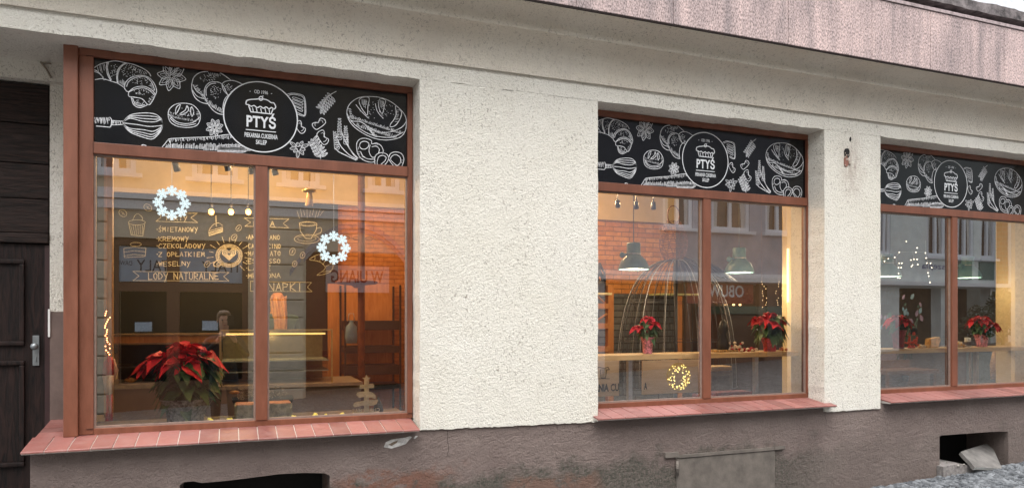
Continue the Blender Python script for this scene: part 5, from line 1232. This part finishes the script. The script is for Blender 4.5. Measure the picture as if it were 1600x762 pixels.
def person(loc, yaw, label, shirt, trousers, hairm, h=1.68, arms='rest', hair='long', head_turn=0):
    t = thing('person', label, 'person', loc); t.rotation_euler.z = yaw; LOC[t.name] = Vector((0, 0, 0)); k_ = h/1.75
    J = [(0, 0, .95), (0, -.01, 1.15), (0, .0, 1.36), (0, .015, 1.47), (0, -.005, 1.52), (0, -.015, 1.63), (0, -.01, 1.72)]; hb = .075 if hair == 'long' else 0.
    J[3] = (0, .0-hb*.5, 1.47-hb*.6); J[4] = (0, -.005-hb*.7, 1.52-hb*.8); J[5] = (0, -.015-hb, 1.63-hb); J[6] = (0, -.01-hb, 1.72-hb)
    Rr = [(.15, .11), (.13, .10), (.15, .10), (.055, .055), (.055, .06), (.075, .095), (.055, .07)]
    E_ = [(0, 1), (1, 2), (2, 3), (3, 4), (4, 5), (5, 6)]
    for sg in (-1, 1):
        b = len(J); J += [(sg*.10, 0, .88), (sg*.10, -.01, .50), (sg*.10, .02, .09), (sg*.11, -.12, .04)]; Rr += [(.095, .095), (.06, .065), (.04, .04), (.042, .03)]; E_ += [(0, b), (b, b+1), (b+1, b+2), (b+2, b+3)]
        b = len(J)
        if arms == 'phone': J += [(sg*.19, 0, 1.38), (sg*.27, -.10, 1.17), (sg*.07, -.32, 1.42)]
        else: J += [(sg*.18, 0, 1.38), (sg*.22, -.02, 1.10), (sg*.16, -.22, .98)]
        Rr += [.06, .042, .028]; E_ += [(2, b), (b, b+1), (b+1, b+2)]
        wr = Vector(J[-1]); fw = Vector((-sg*.25, -1, .3)).normalized() if arms == 'phone' else Vector((0, -1, -.1)).normalized()
        # palm and five fingers
        b = len(J); J += [tuple(wr+fw*.07)]; Rr += [(.035, .016)]; E_ += [(b-1, b)]
        sd = fw.cross(Vector((0, 0, 1))).normalized()
        for fi in range(4):
            c = len(J); o_ = sd*((fi-1.5)*.02); J += [tuple(wr+fw*.095+o_), tuple(wr+fw*(.125+.008*(fi in (1, 2)))+o_+Vector((0, 0, -.012)))]; Rr += [.009, .008]; E_ += [(b, c), (c, c+1)]
        c = len(J); J += [tuple(wr+fw*.04+sd*sg*-.035), tuple(wr+fw*.075+sd*sg*-.048)]; Rr += [.010, .009]; E_ += [(b-1, c), (c, c+1)]
    J = [tuple(Vector(j)*k_) for j in J]
    Rr = [tuple(x_*k_ for x_ in r) if hasattr(r, '__len__') else r*k_ for r in Rr]
    def mf(c):
        if c.z > 1.455*k_: return 0
        if c.z > .93*k_:
            if arms == 'phone' and c.y < -.30*k_: return 0
            if arms != 'phone' and c.y < -.19*k_: return 0
            return 1
        return 2
    b = skin_body('body', J, E_, Rr, 0, [SKINM, shirt, trousers], t, mf)
    hm = MB()
    cz = 1.655*k_
    if hair == 'long':
        vs = []; n = 18
        rings = [(.0, .01, 1.760), (.045, .06, 1.752), (.070, .09, 1.715), (.078, .10, 1.65), (.068, .10, 1.56), (.060, .115, 1.46), (.052, .125, 1.38), (.036, .12, 1.30), (.01, .11, 1.26)]
        for (rx, ry, zz_) in rings:
            for i in range(n):
                q_ = 2*PI*i/n; fz = math.sin(q_); yy = ry*fz if fz > 0 or zz_ > 1.7 else ry*fz*.15
                w_ = 1+.07*math.sin(7*q_+zz_*9); vs.append(Vector((rx*w_*math.cos(q_), .01-hb*max(0, min(1, (zz_-1.35)/.25))+yy*w_, zz_-hb))*k_)
        hm.add(vs, [(i*n+j, i*n+(j+1) % n, (i+1)*n+(j+1) % n, (i+1)*n+j) for i in range(len(rings)-1) for j in range(n)], 0, True)
        for i in range(150):
            q_ = rt.uniform(-.2, PI+.2); z9 = rt.uniform(1.45, 1.66); p0 = Vector((.084*math.cos(q_), .0-hb*.6+.10*math.sin(q_), z9-.02))*k_; q9 = q_+rt.uniform(-.2, .2); p1 = Vector((.080*math.cos(q9), .01+.125*abs(math.sin(q9)), z9-.22))*k_; p2 = Vector((.07*math.cos(q9), .01+.135*abs(math.sin(q9)), z9-.40))*k_; hm.tube([p0, p1, p2], [.005, .005, .001], 4, cap=False, mi=i % 2)
    else:
        vs = []; n = 18; rings = [(.0, .0, 1.765), (.055, .065, 1.755), (.082, .095, 1.715), (.088, .10, 1.665), (.085, .09, 1.62)]
        for (rx, ry, zz_) in rings:
            for i in range(n):
                q_ = 2*PI*i/n; fz = math.sin(q_); yy = ry*fz if fz > 0 or zz_ > 1.7 else ry*fz*.3
                vs.append(Vector((rx*math.cos(q_), .005+yy, zz_))*k_)
        hm.add(vs, [(i*n+j, i*n+(j+1) % n, (i+1)*n+(j+1) % n, (i+1)*n+j) for i in range(len(rings)-1) for j in range(n)], 0, True)
    LOC['__'] = 0
    hm.build('hair', hairm if isinstance(hairm, list) else [hairm], t, fix=False)
    fm = MB()
    for sx in (-.032, .032): fm.ball(Vector((sx, -.098, 1.64))*k_, .011, 8, 0)
    fm.ball(Vector((0, -.118, 1.61))*k_, .014, 8, 1, (.8, 1, 1.5)); fm.ball(Vector((0, -.105, 1.573))*k_, .02, 8, 2, (1.2, .4, .3))
    for sx in (-.082, .082): fm.ball(Vector((sx, .0, 1.62))*k_, .02, 8, 1, (.4, .8, 1.4))
    fm.build('face', [simple('eye_dark', (.03, .02, .02), .3), SKINM, simple('lips', (.35, .12, .10), .5)], t)
    return t
xs, zs = P(436, 480, 7.62)
a = MB(); [a.box(xs-.7, xs+.7, 7.40+i*.11, 7.49+i*.11, FZ+.12, FZ+.15) for i in range(4)]; a.box(xs-.68, xs-.6, 7.4, 7.82, FZ, FZ+.12); a.box(xs+.6, xs+.68, 7.4, 7.82, FZ, FZ+.12); a.build('duckboard', WALNUT, label='low wooden duckboard behind the counter under the seller', cat='duckboard')
person((xs, 7.62, FZ+.15), PI*.06+PI, 'seller with long ginger hair in a green top, standing behind the counter', simple('green_jersey', (.045, .075, .05), .9), simple('dark_trousers', (.02, .02, .025), .9), [simple('ginger_hair', (.50, .19, .05), .5, var=.15, vs=20), simple('ginger_hair_light', (.72, .36, .12), .45, var=.15, vs=20)], 1.55, 'rest', 'long')
xp, zp = P(350, 495, 10.85)
gz = ground_z(0)
person((xp, -.42, gz), PI-.10, 'person in a dark coat holding up a phone, mirrored in the first window', simple('dark_coat', (.012, .012, .014), .9), simple('dark_jeans', (.012, .014, .02), .9), simple('light_brown_hair', (.16, .10, .06), .6, var=.3, vs=50), 1.92, 'phone', 'short')
a = MB(); a.box(-.04, .04, -.022, -.012, 1.50, 1.64, bev=.006); a.build('mobile_phone', BLACKMETAL, label='black mobile phone held up in front of a dark coated person', cat='phone')

# ---------- middle window: shelf unit, wire dress form, wreath, boxes
def post_uv(u0, u1, v0, v1, Y, d_=.06): 
    a = quad(u0, u1, v0, v1, Y); return (a[0], a[1], Y, Y+d_, a[2], a[3])
t = thing('wooden_shelf', 'orange wooden shelf unit at the left edge of the brick room', 'shelf', (P(945, 500, 7.2)[0], 7.2, FZ))
a = MB(); a.box(*post_uv(950, 959, 445, 640, 7.2)); a.build('post', ORANGEWOOD, t)
for v_ in (478, 509, 545):
    z = P(940, v_, 7.2)[1]; a = MB(); a.box(P(905, v_, 7.2)[0], P(950, v_, 7.2)[0], 7.15, 7.45, z-.03, z+.03, bev=.004); a.build('shelf_board', ORANGEWOOD, t)
z = P(940, 459, 7.2)[1]; a = MB(); a.box(P(900, 459, 7.2)[0], P(951, 459, 7.2)[0], 7.12, 7.5, z-.012, z+.012); a.build('top_board', simple('lit_cream_edge', (.8, .68, .4), .5), t)
a = MB()
for (ua, va, ub, vb) in ((933, 462, 946, 474), (933, 500, 948, 490)):
    p0 = P(ua, va, 7.18); p1 = P(ub, vb, 7.18); a.tube([(p0[0], 7.18, p0[1]), (p1[0], 7.18, p1[1])], .012, 6)
a.build('brace', ORANGEWOOD, t)
# dark openwork ornament on it
x, z = P(938, 434, 7.2); rt = random.Random(3)
a = MB(); zt = P(938, 410, 7.2)[1]; zb = P(938, 457, 7.2)[1]; a.lathe([(.0, zb), (.10, zb), (.105, zb+.12), (.07, zb+.14), (0, zb+.14)], x, 7.28, 16)
for i in range(26):
    q_ = rt.uniform(-.6, 2.2); a.tube([(x+.105*math.cos(i*.8), 7.28+.08*math.sin(i*.8), zb+.13), (x+.10*math.cos(i*.8+.5), 7.28+.08*math.sin(i*.8+.5), zb+.22), (x+.04*math.cos(i*.8+1.), 7.28+.04*math.sin(i*.8+1.), zt)], .007, 5)
a.build('openwork_vase', BLACKMETAL, label='black openwork vase on the wooden shelf beside the pier', cat='vase')
# second orange post further in the room and shelf with pale edge
a = MB(); a.box(*post_uv(1058, 1066, 462, 640, 7.6)); a.build('wooden_post', ORANGEWOOD, label='orange wooden post behind the wire dress form', cat='post')
z = P(1020, 459, 7.9)[1]; a = MB(); a.box(P(1030, 459, 7.9)[0], P(1092, 459, 7.9)[0], 7.9, 8.15, z-.012, z+.012); a.build('wall_shelf', simple('pale_shelf_edge', (.55, .58, .30), .5), label='thin pale green edged wall shelf in the brick room', cat='shelf')
# wire dress form: wire bodice and bell skirt of white wires
cx_, _ = P(1056, 430, 6.5); YD = 6.5
WIRE = simple('white_coated_wire', (.38, .37, .37), .4, var=.1); DWIRE = simple('dark_twisted_wire', (.05, .05, .055), .6)
t = thing('wire_dress_form', 'large dress form of bent wires with a bell skirt and dark fringe', 'mannequin', (cx_, YD, FZ))
zw = P(1048, 405, YD)[1]; zn = P(1030, 345, YD)[1]; zl_ = .88
a = MB()
for i in range(11):
    q_ = 2*PI*i/11+.1+(i*37%7-3)*.03; pts = []
    for f in [j/12 for j in range(13)]:
        r = .05+.62*(1-(1-f)**2.1)**.9; zz = zw-(zw-zl_)*f**1.75; pts.append((cx_+r*math.cos(q_), YD+r*.85*math.sin(q_), zz))
    a.tube(pts, .0028, 5)
a.build('skirt_wires', WIRE, t)
a = MB()
for i in range(34):
    q_ = 2*PI*i/34+rt.uniform(-.08, .08); pts = []
    for f in [j/12 for j in range(13)]:
        r = .05+.60*(1-(1-f)**2.1)**.9; zz = zw-(zw-zl_)*f**1.75; pts.append((cx_+r*math.cos(q_+f*.15), YD+r*.85*math.sin(q_+f*.15), zz))
    a.tube(pts, .0040, 4)
a.build('dark_skirt_wires', DWIRE, t)
a = MB()
for f in (.25, .5, .75, 1.):
    r = .05+.62*(1-(1-f)**2.1)**.9; zz = zw-(zw-zl_)*f**1.55
    a.tube([(cx_+r*math.cos(2*PI*i/40), YD+r*.85*math.sin(2*PI*i/40), zz) for i in range(41)], .003, 5)
a.build('hoop', DWIRE, t)
a = MB(); rt = random.Random(6)
for i in range(260):
    q_ = rt.uniform(-1.6, 1.3); L_ = rt.uniform(.3, .75); pts = []
    for f in (0, .3, .6, 1.):
        r = .06+.42*f*L_/.6; zz = zw+.02-.34*L_*f**1.7-.0; pts.append((cx_+.10+r*math.cos(q_), YD-.02+r*math.sin(q_)*.8, zz))
    a.tube(pts, [.010, .009, .006, .003], 4, cap=False)
a.build('dark_fringe', DWIRE, t, fix=False)
a = MB()
for lv in range(9):
    f = lv/8; zz = zw+(zn-zw)*f; r = .11+.06*math.sin(f*PI*1.15); 
    a.tube([(cx_-.03+r*math.cos(2*PI*i/20), YD+r*.6*math.sin(2*PI*i/20), zz+.01*math.sin(i*2)) for i in range(21)], .0035, 5)
for i in range(12):
    q_ = 2*PI*i/12; a.tube([(cx_-.03+(.11+.06*math.sin(f*PI*1.15))*math.cos(q_+f), YD+(.11+.06*math.sin(f*PI*1.15))*.6*math.sin(q_+f), zw+(zn-zw)*f) for f in [j/8 for j in range(9)]], .003, 5)
a.tube([(cx_-.03+.075*math.cos(i*2*PI/16), YD, zn+.07+.10*math.sin(i*2*PI/16)) for i in range(17)], .006, 6)
a.build('bodice_wires', simple('copper_brown_wire', (.22, .10, .07), .5, .3), t)
a = MB(); a.tube([(cx_, YD, FZ), (cx_, YD, zw)], .02, 10); a.lathe([(0, FZ), (.2, FZ), (.2, FZ+.02), (0, FZ+.025)], cx_, YD, 24); a.build('stand', BLACKMETAL, t)
# golden light wreath
Xw, Zw = P(1060, 588, 5.34); rt = random.Random(4)
t = thing('light_wreath', 'round gold wreath of tiny lights hanging under the oak bar', 'wreath', (Xw, 5.34, Zw-.09))
rw = P(1077, 588, 5.34)[0]-Xw; a = MB(); b = MB()
for k_ in range(3): a.tube([(Xw+(rw*(.85+.1*k_))*math.cos(i*2*PI/24), 5.34+rt.uniform(-.006, .006), Zw+(rw*(.85+.1*k_))*math.sin(i*2*PI/24)) for i in range(25)], .003, 5)
a.build('wire_ring', simple('gold_wire', (.6, .42, .08), .4, .6), t)
a = MB()
for i in range(95):
    q_ = rt.uniform(0, 2*PI); r = rw*rt.uniform(.25, 1.08)**.7; a.ball((Xw+r*math.cos(q_), 5.335+rt.uniform(-.01, .01), Zw+r*math.sin(q_)), rt.uniform(.003, .0065), 6)
a.build('lights', emis('gold_glow', (1, .78, .25), 1.1), t, kind='stuff'); a = MB(); a.tube([(Xw, 5.34, Zw+rw), (Xw, 5.34, 1.244)], .0015, 4); a.build('thread', simple('thin_thread', (.3, .3, .25), .8), t)
# plywood boards with lettering below the bar
xa, xb, za, zb = quad(905, 967, 612, 560, 5.85)
t = thing('kraft_board', 'light plywood board with a cup drawing and the letters NIA CU', 'board', (xa, 5.85, za))
a = MB(); a.box(xa, xb, 5.85, 5.865, .88, zb); a.build('panel', PLY, t)
a = MB(); xt0 = P(868, 600, 5.85)[0]; xt1 = P(1009, 600, 5.85)[0]; zt0, zt1 = P(950, 611, 5.85)[1], P(950, 599, 5.85)[1]
n_t = 'PIEKARNIA CUKIERNIA'; 
def xl(i): return xt0+(xt1-xt0)*i/19
text_into(a, 'PIEKARNIA', (xa+.01, P(951, 600, 5.85)[0], zt0, zt1), 5.848, bold=.05); text_into(a, 'CU', (P(954, 600, 5.85)[0], P(967, 600, 5.85)[0], zt0, zt1), 5.848, bold=.03)
cu = [P(u, v, 5.85) for u, v in ((938, 577), (939, 590), (946, 590), (948, 577))]
a.ribbon(cu, .006, 5.848, closed=True); a.ribbon([P(u, v, 5.85) for u, v in ((930, 576), (936, 573), (944, 575), (950, 573), (952, 577), (938, 577))], .006, 5.848); [a.ribbon([P(u, 578, 5.85), P(u, 589, 5.85)], .003, 5.848) for u in (941, 943, 945)]
a.ribbon([P(932, 591, 5.85), P(952, 591, 5.85)], .005, 5.848); a.build('lettering', BLACKMETAL, t, fix=False)
xa, xb, za, zb = quad(1004, 1094, 618, 562, 5.85)
t = thing('kraft_board', 'wide plywood board behind the gold light wreath', 'board', (xa, 5.85, za))
a = MB(); a.box(xa, xb, 5.85, 5.865, .88, zb); a.build('panel', PLY, t)
a = MB(); text_into(a, 'A', (P(1006, 600, 5.85)[0], P(1011, 600, 5.85)[0], P(1010, 608, 5.85)[1], P(1010, 597, 5.85)[1]), 5.848, bold=.05); a.build('lettering', BLACKMETAL, t, fix=False)
a = MB(); p0 = P(1100, 613, 5.42); a.box(P(1100, 600, 5.42)[0], P(1150, 600, 5.42)[0], 5.42, 5.6, .871, .895, bev=.003); a.box(P(1118, 600, 5.40)[0], P(1172, 600, 5.40)[0], 5.37, 5.52, .8955, .925, bev=.003)
a.build('red_book', simple('dark_red_cover', (.22, .02, .03), .5, var=.2), label='dark red box files lying on the ledge of the middle window', cat='book')
t = MB(); xk, zk = P(1122, 600, 5.75); t.box(xk-.13, xk+.13, 5.68, 5.86, .88, 1.10, bev=.05); sk = t.build('paper_sack', simple('grey_brown_sack', (.16, .13, .11), .8, var=.2, bump=.005), label='soft grey brown paper sack under the bar, right of the mullion', cat='sack')
t = MB(); t.box(xk-.125, xk+.125, 5.69, 5.85, 1.09, 1.14, bev=.02); t.build('folded_top', simple('kraft_top', (.5, .36, .2), .8), sk)
# tray, small decorations on the bar
x0 = P(1112, 545, 5.5)[0]; x1 = P(1146, 545, 5.5)[0]
a = MB(); a.box(x0, x1, 5.42, 5.56, 1.289, 1.31, bev=.004); a.build('gift_tin', simple('gold_red_tin', (.45, .28, .10), .4, .3, .7, 50), label='flat gold patterned tin on the oak bar, right of the mullion', cat='tin')
rt = random.Random(12)
def cluster(u0, u1, v0, Y, n, mats, label, name, cat, hgt=.05):
    a = MB()
    for i in range(n):
        x = P(rt.uniform(u0, u1), 545, Y)[0]; z = 1.289+rt.random()**1.6*hgt; a.ball((x, Y+rt.uniform(-.03, .03), z+.01), rt.uniform(.008, .018), 7, rt.randrange(len(mats)), (1, 1, rt.uniform(.7, 1.3)))
    return a.build(name, mats, label=label, cat=cat)
CREAM = simple('cream_icing', (.72, .62, .48), .6); REDD = simple('xmas_red', (.45, .02, .03), .5); GOLDB = simple('golden_pastry', (.70, .42, .13), .6, var=.3)
cluster(1140, 1158, 545, 5.45, 26, [CREAM, REDD, CREAM], 'little white and red Christmas figure on the oak bar', 'table_ornament', 'ornament', .08)
cluster(1160, 1184, 545, 5.45, 26, [CREAM, REDD, REDD], 'heap of red and cream sweets left of the bushy poinsettia', 'sweets', 'sweets', .02)
cluster(1216, 1226, 545, 5.45, 8, [simple('orange_peel', (.55, .14, .03), .5)], 'orange trinket at the foot of the bushy poinsettia', 'table_ornament', 'ornament', .02)
x, z = P(1092, 500, 5.9); a = MB(); a.lathe([(.0, 1.29), (.05, 1.29), (.06, 1.36), (.035, 1.45), (.05, 1.5), (.03, 1.56), (0, 1.6)], x-.02, 5.5, 14, wob=.1); a.build('black_figurine', BLACKMETAL, label='black glittery figurine against the left side of the mullion', cat='figurine')
# low cabinet and plant stand behind, middle window right pane
xa, xb, za, zb = quad(1112, 1236, 640, 470, 7.6)
t = thing('back_counter', 'dark counter with teal edge and small lamps at the back of the brick room', 'counter', (xa, 7.6, FZ))
zc = P(1150, 478, 7.4)[1]; a = MB(); a.box(xa, xb, 7.4, 7.9, FZ, zc-.1); a.build('cabinet', simple('dark_brown_cabinet', (.045, .022, .015), .5), t)
a = MB(); a.box(xa, xb, 7.36, 7.9, zc-.1, zc); a.build('worktop', simple('dark_teal_edge', (.02, .05, .06), .4), t)
for u in (1144, 1156, 1166):
    x = P(u, 475, 7.38)[0]; a = MB(); a.ball((x, 7.5, zc+.02), .016, 8, sq=(1.2, 1, .8)); a.build('tealight', emis('tealight_glow', (1, .60, .25), 1.6), label={1144: 'left', 1156: 'middle', 1166: 'right'}[u]+' one of the tiny lit tealights on the dark back counter', cat='candle', group='tealights on the back counter')
a = MB(); rt = random.Random(15)
for i in range(200):
    x = P(rt.uniform(1126, 1180), 465, 7.6)[0]; z = zc+.04+abs(rt.gauss(0, .07)); dv = Vector((rt.uniform(-1, 1), rt.uniform(-1, 1), rt.uniform(-.2, 1)))*.05
    a.tube([(x, 7.65, z), Vector((x, 7.65, z))+dv], [.006, .001], 3, cap=False)
a.build('dried_bouquet', simple('dried_brown', (.14, .085, .05), .9), label='low brown dried bouquet on the back counter', cat='dried flowers', fix=False)

# ---------- right window
def icicles():
    t = thing('icicle_lights', 'icicle string of small white lights hanging in the right window', 'string lights', (P(1420, 380, 5.6)[0], 5.6, P(1420, 441, 5.6)[1]))
    rt = random.Random(22); w = MB(); b = MB(); Y = 5.6
    def p3(u, v): x, z = P(u, v, Y); return (x, Y, z)
    for pts in ([(1378, 404), (1390, 403), (1400, 402), (1402, 412), (1404, 430), (1405, 434)], [(1405, 394), (1426, 393), (1428, 405), (1424, 415), (1434, 413)], [(1446, 394), (1448, 403), (1450, 412), (1450, 430), (1453, 441)], [(1400, 401), (1405, 394)], [(1426, 393), (1446, 394), (1446, 376)]):
        w.tube([p3(*q_) for q_ in pts], .0015, 4)
    for u, v in ((1416, 377), (1405, 394), (1431, 394), (1446, 395), (1447, 403), (1428, 405), (1433, 405), (1423, 406), (1398, 402), (1388, 404), (1382, 408), (1405, 411), (1409, 411), (1448, 411), (1454, 411), (1404, 418), (1408, 418), (1426, 414), (1434, 413), (1424, 416), (1404, 427), (1450, 426), (1403, 434), (1406, 434), (1451, 431), (1453, 441), (1433, 387), (1456, 418)):
        x, y, z = p3(u, v); b.ball((x, y, z), .0048, 6)
    w.build('wire', simple('pale_wire', (.5, .5, .45), .6), t); b.build('bulbs', emis('white_bulb', (1, .86, .62), 3.5), t, kind='stuff')
icicles()
def copper2():
    t = thing('star_lights', 'scatter of tiny warm lights behind the right pane of the middle window', 'string lights', (P(1205, 450, 5.9)[0], 6.4, P(1205, 480, 6.4)[1])); rt = random.Random(31); b = MB(); w = MB(); last = None
    for (u0, u1) in ((1190, 1200), (1212, 1222), (1226, 1240)):
        pts = []
        for i in range(12):
            x, z = P(rt.uniform(u0, u1), 440+i*3.6, 6.4); pts.append((x, 6.4, z)); b.ball((x, 6.4, z), .0032, 6)
        w.tube([(pts[0][0], 6.4, 3.3)]+pts, .001, 4)
    w.build('wire', simple('copper_wire', (.3, .12, .05), .4, .8), t); b.build('tiny_bulbs', emis('tiny_warm_bulb', (1, .7, .35), 2), t, kind='stuff')
copper2()
wl_ = MB(); text_into(wl_, 'NIE MASZ', (P(1357, 459, 5.26)[0], P(1405, 459, 5.26)[0], P(1390, 463, 5.26)[1], P(1390, 455, 5.26)[1]), 5.226, bold=-.006); text_into(wl_, 'GIE', (P(1371, 471, 5.26)[0], P(1385, 471, 5.26)[0], P(1380, 475, 5.26)[1], P(1380, 468, 5.26)[1]), 5.226, bold=-.006)
wl_.build('window_lettering', simple('grey_sticker', (.12, .12, .11), .6), label='small grey words stuck on the left pane of the right window', cat='lettering', fix=False)
# sticker of blue and lilac leaves
a = MB(); rt = random.Random(40); mats = [simple('pale_blue_leaf', (.16, .28, .38), .6), simple('lilac_leaf', (.25, .18, .29), .6), simple('dusky_green_leaf', (.05, .10, .08), .6)]
for i in range(26):
    u = rt.uniform(1385, 1446); v = 520-55*math.exp(-((u-1430)/22)**2)*rt.random()-rt.random()*25; x, z = P(u, v, 6.3); an = rt.uniform(.6, 2.4); L_ = rt.uniform(.05, .10)
    dx, dz = math.cos(an), math.sin(an); pl_ = [(x+dx*L_*t_-dz*w_*L_*.28, z+dz*L_*t_+dx*w_*L_*.28) for t_, w_ in ((0, 0), (.3, 1), (.6, 1), (1, 0), (.6, -1), (.3, -1))]
    a.prism(pl_, 6.3+i*.004, 6.302+i*.004, i % 3)
pw = P(1440, 600, 6.3)[0]
for i in range(9): a.tube([(P(1418+rt.uniform(-14, 14), 545, 6.3)[0], 6.35, 1.1), (P(1418+rt.uniform(-25, 25), 500, 6.3)[0], 6.35, 1.6)], .004, 5, mi=2)
a.build('leafy_plant', mats, label='blue and lilac leafed plant behind the left pane of the right window', cat='plant')
# ornaments on the right bar
cluster(1418, 1431, 545, 5.45, 34, [simple('coral_red', (.62, .08, .05), .6), simple('coral_red', (.62, .08, .05), .6)], 'coral red plush ornament beside the flat topped poinsettia', 'plush_ornament', 'ornament', .16)
x, z = P(1428, 516, 5.45); a = MB(); a.ball((x, 5.45, z), .035, 12); a.tube([(x-.045, 5.45, z-.03), (x+.05, 5.45, z-.03)], .012, 8); a.build('black_hat', simple('black_felt', (.01, .012, .02), .9), label='small black felt hat on the coral red plush', cat='hat')
cluster(1436, 1450, 545, 5.44, 24, [GOLDB, CREAM], 'string of golden pastry balls on the right bar', 'pastries', 'pastry', .02)
a = MB(); rt = random.Random(18)
pts_ = [P(u, v, 5.45) for u, v in ((1448, 543), (1462, 543), (1466, 530), (1464, 526), (1450, 529))]; a.prism([(p[0], max(p[1], 1.289)) for p in pts_], 5.42, 5.48); a.build('pastry_bag', GOLDB, label='golden wrapped pastry bag standing on the right bar', cat='bag')
a = MB(); 
for i in range(60):
    x = P(1479, 540, 5.5)[0]; hh = rt.random(); q_ = rt.uniform(0, 6.28); r = .07*(1-hh)+.005; a.tube([(x, 5.5, 1.29+.26*hh), (x+r*math.cos(q_), 5.5+r*math.sin(q_), 1.285+.26*hh+.005)], [.004, .002], 4, cap=False)
a.build('tiny_fir_tree', simple('black_green', (.01, .018, .014), .8), label='tiny dark fir tree left of the last mullion', cat='ornament', fix=False)
cluster(1496, 1505, 545, 5.45, 18, [CREAM, GOLDB], 'cream round biscuits right of the last mullion', 'biscuits', 'biscuit', .05)
x, z = P(1512, 540, 5.46); a = MB(); a.lathe([(0, 1.289), (.032, 1.289), (.034, 1.30), (.034, 1.36), (.028, 1.37)], x, 5.46, 16); j = a.build('jar', simple('milk_glass', (.62, .60, .56), .3), label='small white jar with a dark label on the right bar', cat='jar')
a = MB(); a.lathe([(.030, 1.3705), (.030, 1.39), (0, 1.392)], x, 5.46, 16); a.build('lid', WHITEPAINT, j); a = MB(); a.lathe([(.0345, 1.305), (.0347, 1.306), (.0347, 1.345), (.0345, 1.346)], x, 5.46, 16); a.build('jar_label', simple('dark_label', (.08, .05, .04), .6), j)
# furniture low in the right room
t = thing('bench', 'brown wooden bench low in the right room', 'bench', (P(1425, 590, 6.4)[0], 6.4, FZ)); xa, xb, za, zb = quad(1388, 1468, 612, 578, 6.4)
a = MB(); a.box(xa, xb, 6.4, 6.8, zb-.05, zb, bev=.004); a.build('seat', WALNUT, t)
for lx in (xa+.03, xb-.08):
    a = MB(); a.box(lx, lx+.05, 6.42, 6.47, FZ, zb-.051); a.build('leg', WALNUT, t)
a = MB(); a.box(xa, xb, 6.82, 6.86, FZ, zb+.10); a.build('back_board', WALNUT, t)
a = MB(); xa, xb, za, zb = quad(1408, 1438, 575, 550, 6.6); a.box(xa, xb, 6.9, 7.2, FZ, zb, bev=.02); a.build('armchair', simple('dusty_violet_cloth', (.20, .15, .18), .9), label='dusty violet block armchair behind the brown bench', cat='armchair')
a = MB(); x, z = P(1437, 592, 6.3); a.lathe([(.03, z-.04), (.04, z+.03), (.036, z+.03)], x, 6.5, 14); a.tube([(x+.04, 6.5, z+.02), (x+.06, 6.5, z), (x+.04, 6.5, z-.02)], .005, 6); mug = a.build('black_mug', BLACKMETAL, label='black mug on the brown bench', cat='mug')
a = MB(); xa, xb, za, zb = quad(1565, 1640, 620, 552, 6.5); a.box(xa, xb, 6.5, 7.0, FZ, zb, bev=.02); a.build('blue_armchair', simple('blue_grey_cloth', (.10, .14, .18), .9), label='blue grey armchair at the right edge under the bar', cat='armchair')
a = MB(); x, z = P(1554, 575, 5.8); a.tube([(x-.02, 5.8, .88), (x, 5.8, 1.05), (x+.03, 5.8, 1.22)], [.03, .05, .035], 10); a.build('straw_bundle', simple('kraft_straw', (.40, .25, .13), .9, var=.4, vs=50), label='upright kraft coloured bundle under the right bar', cat='bundle')
# debris slab in the right cellar opening
rt = random.Random(2)
pz = [P(u, v, Y_) for u, v, Y_ in ((0, 0, 1),)] if False else None
def p3(u, v, Y): x, z = P(u, v, Y); return Vector((x, Y, z))
a_, b_, c_2, d_2 = p3(1501, 705, 5.02), p3(1547, 690, 5.26), p3(1574, 722, 4.85), p3(1524, 730, 4.83)
n_ = (b_-a_).cross(d_2-a_).normalized()*.034
if n_.z < 0: n_ = -n_
def edge(p, q_, n, amp): return [p+(q_-p)*(i/n)+Vector((rt.uniform(-amp, amp), rt.uniform(-amp, amp)*.4, rt.uniform(-amp, amp))) for i in range(n)]
def pl_(p): return p-nn_*((p-a_).dot(nn_))
nn_ = (b_-a_).cross(d_2-a_).normalized()
loop = [pl_(p) for p in edge(a_, b_, 4, .002)+edge(b_, c_2, 4, .001)+edge(c_2, d_2, 7, .009)+edge(d_2, a_, 5, .007)]
m_ = MB(); N = len(loop)
m_.add([p for p in loop]+[p-n_ for p in loop], [tuple(range(N)), tuple(range(2*N-1, N-1, -1))], 0)
for i in range(N): j_ = (i+1) % N; m_.add([loop[i], loop[j_], loop[j_]-n_, loop[i]-n_], [(0, 1, 2, 3)], 1 if 8 <= i < 15 else 0)
m_.build('broken_slab', [simple('grey_brown_board', (.165, .155, .145), .85, var=.3, vs=8, bump=.003), simple('white_broken_edge', (.75, .74, .70), .9, var=.1)], label='broken grey slab with a white edge leaning in the cellar opening', cat='debris')
for (u, v, s_) in ((1497, 727, .016), (1506, 725, .012), (1489, 729, .009), (1517, 731, .014), (1480, 722, .01)):
    p = p3(u, v, 4.93); m_ = MB(); m_.ball(p, s_, 6, sq=(1.3, .8, .7)); m_.build('rubble', simple('rubble_grey', (.32, .30, .27), .9), label='small rubble crumbs on the cellar sill', cat='rubble', group='rubble by the broken slab')
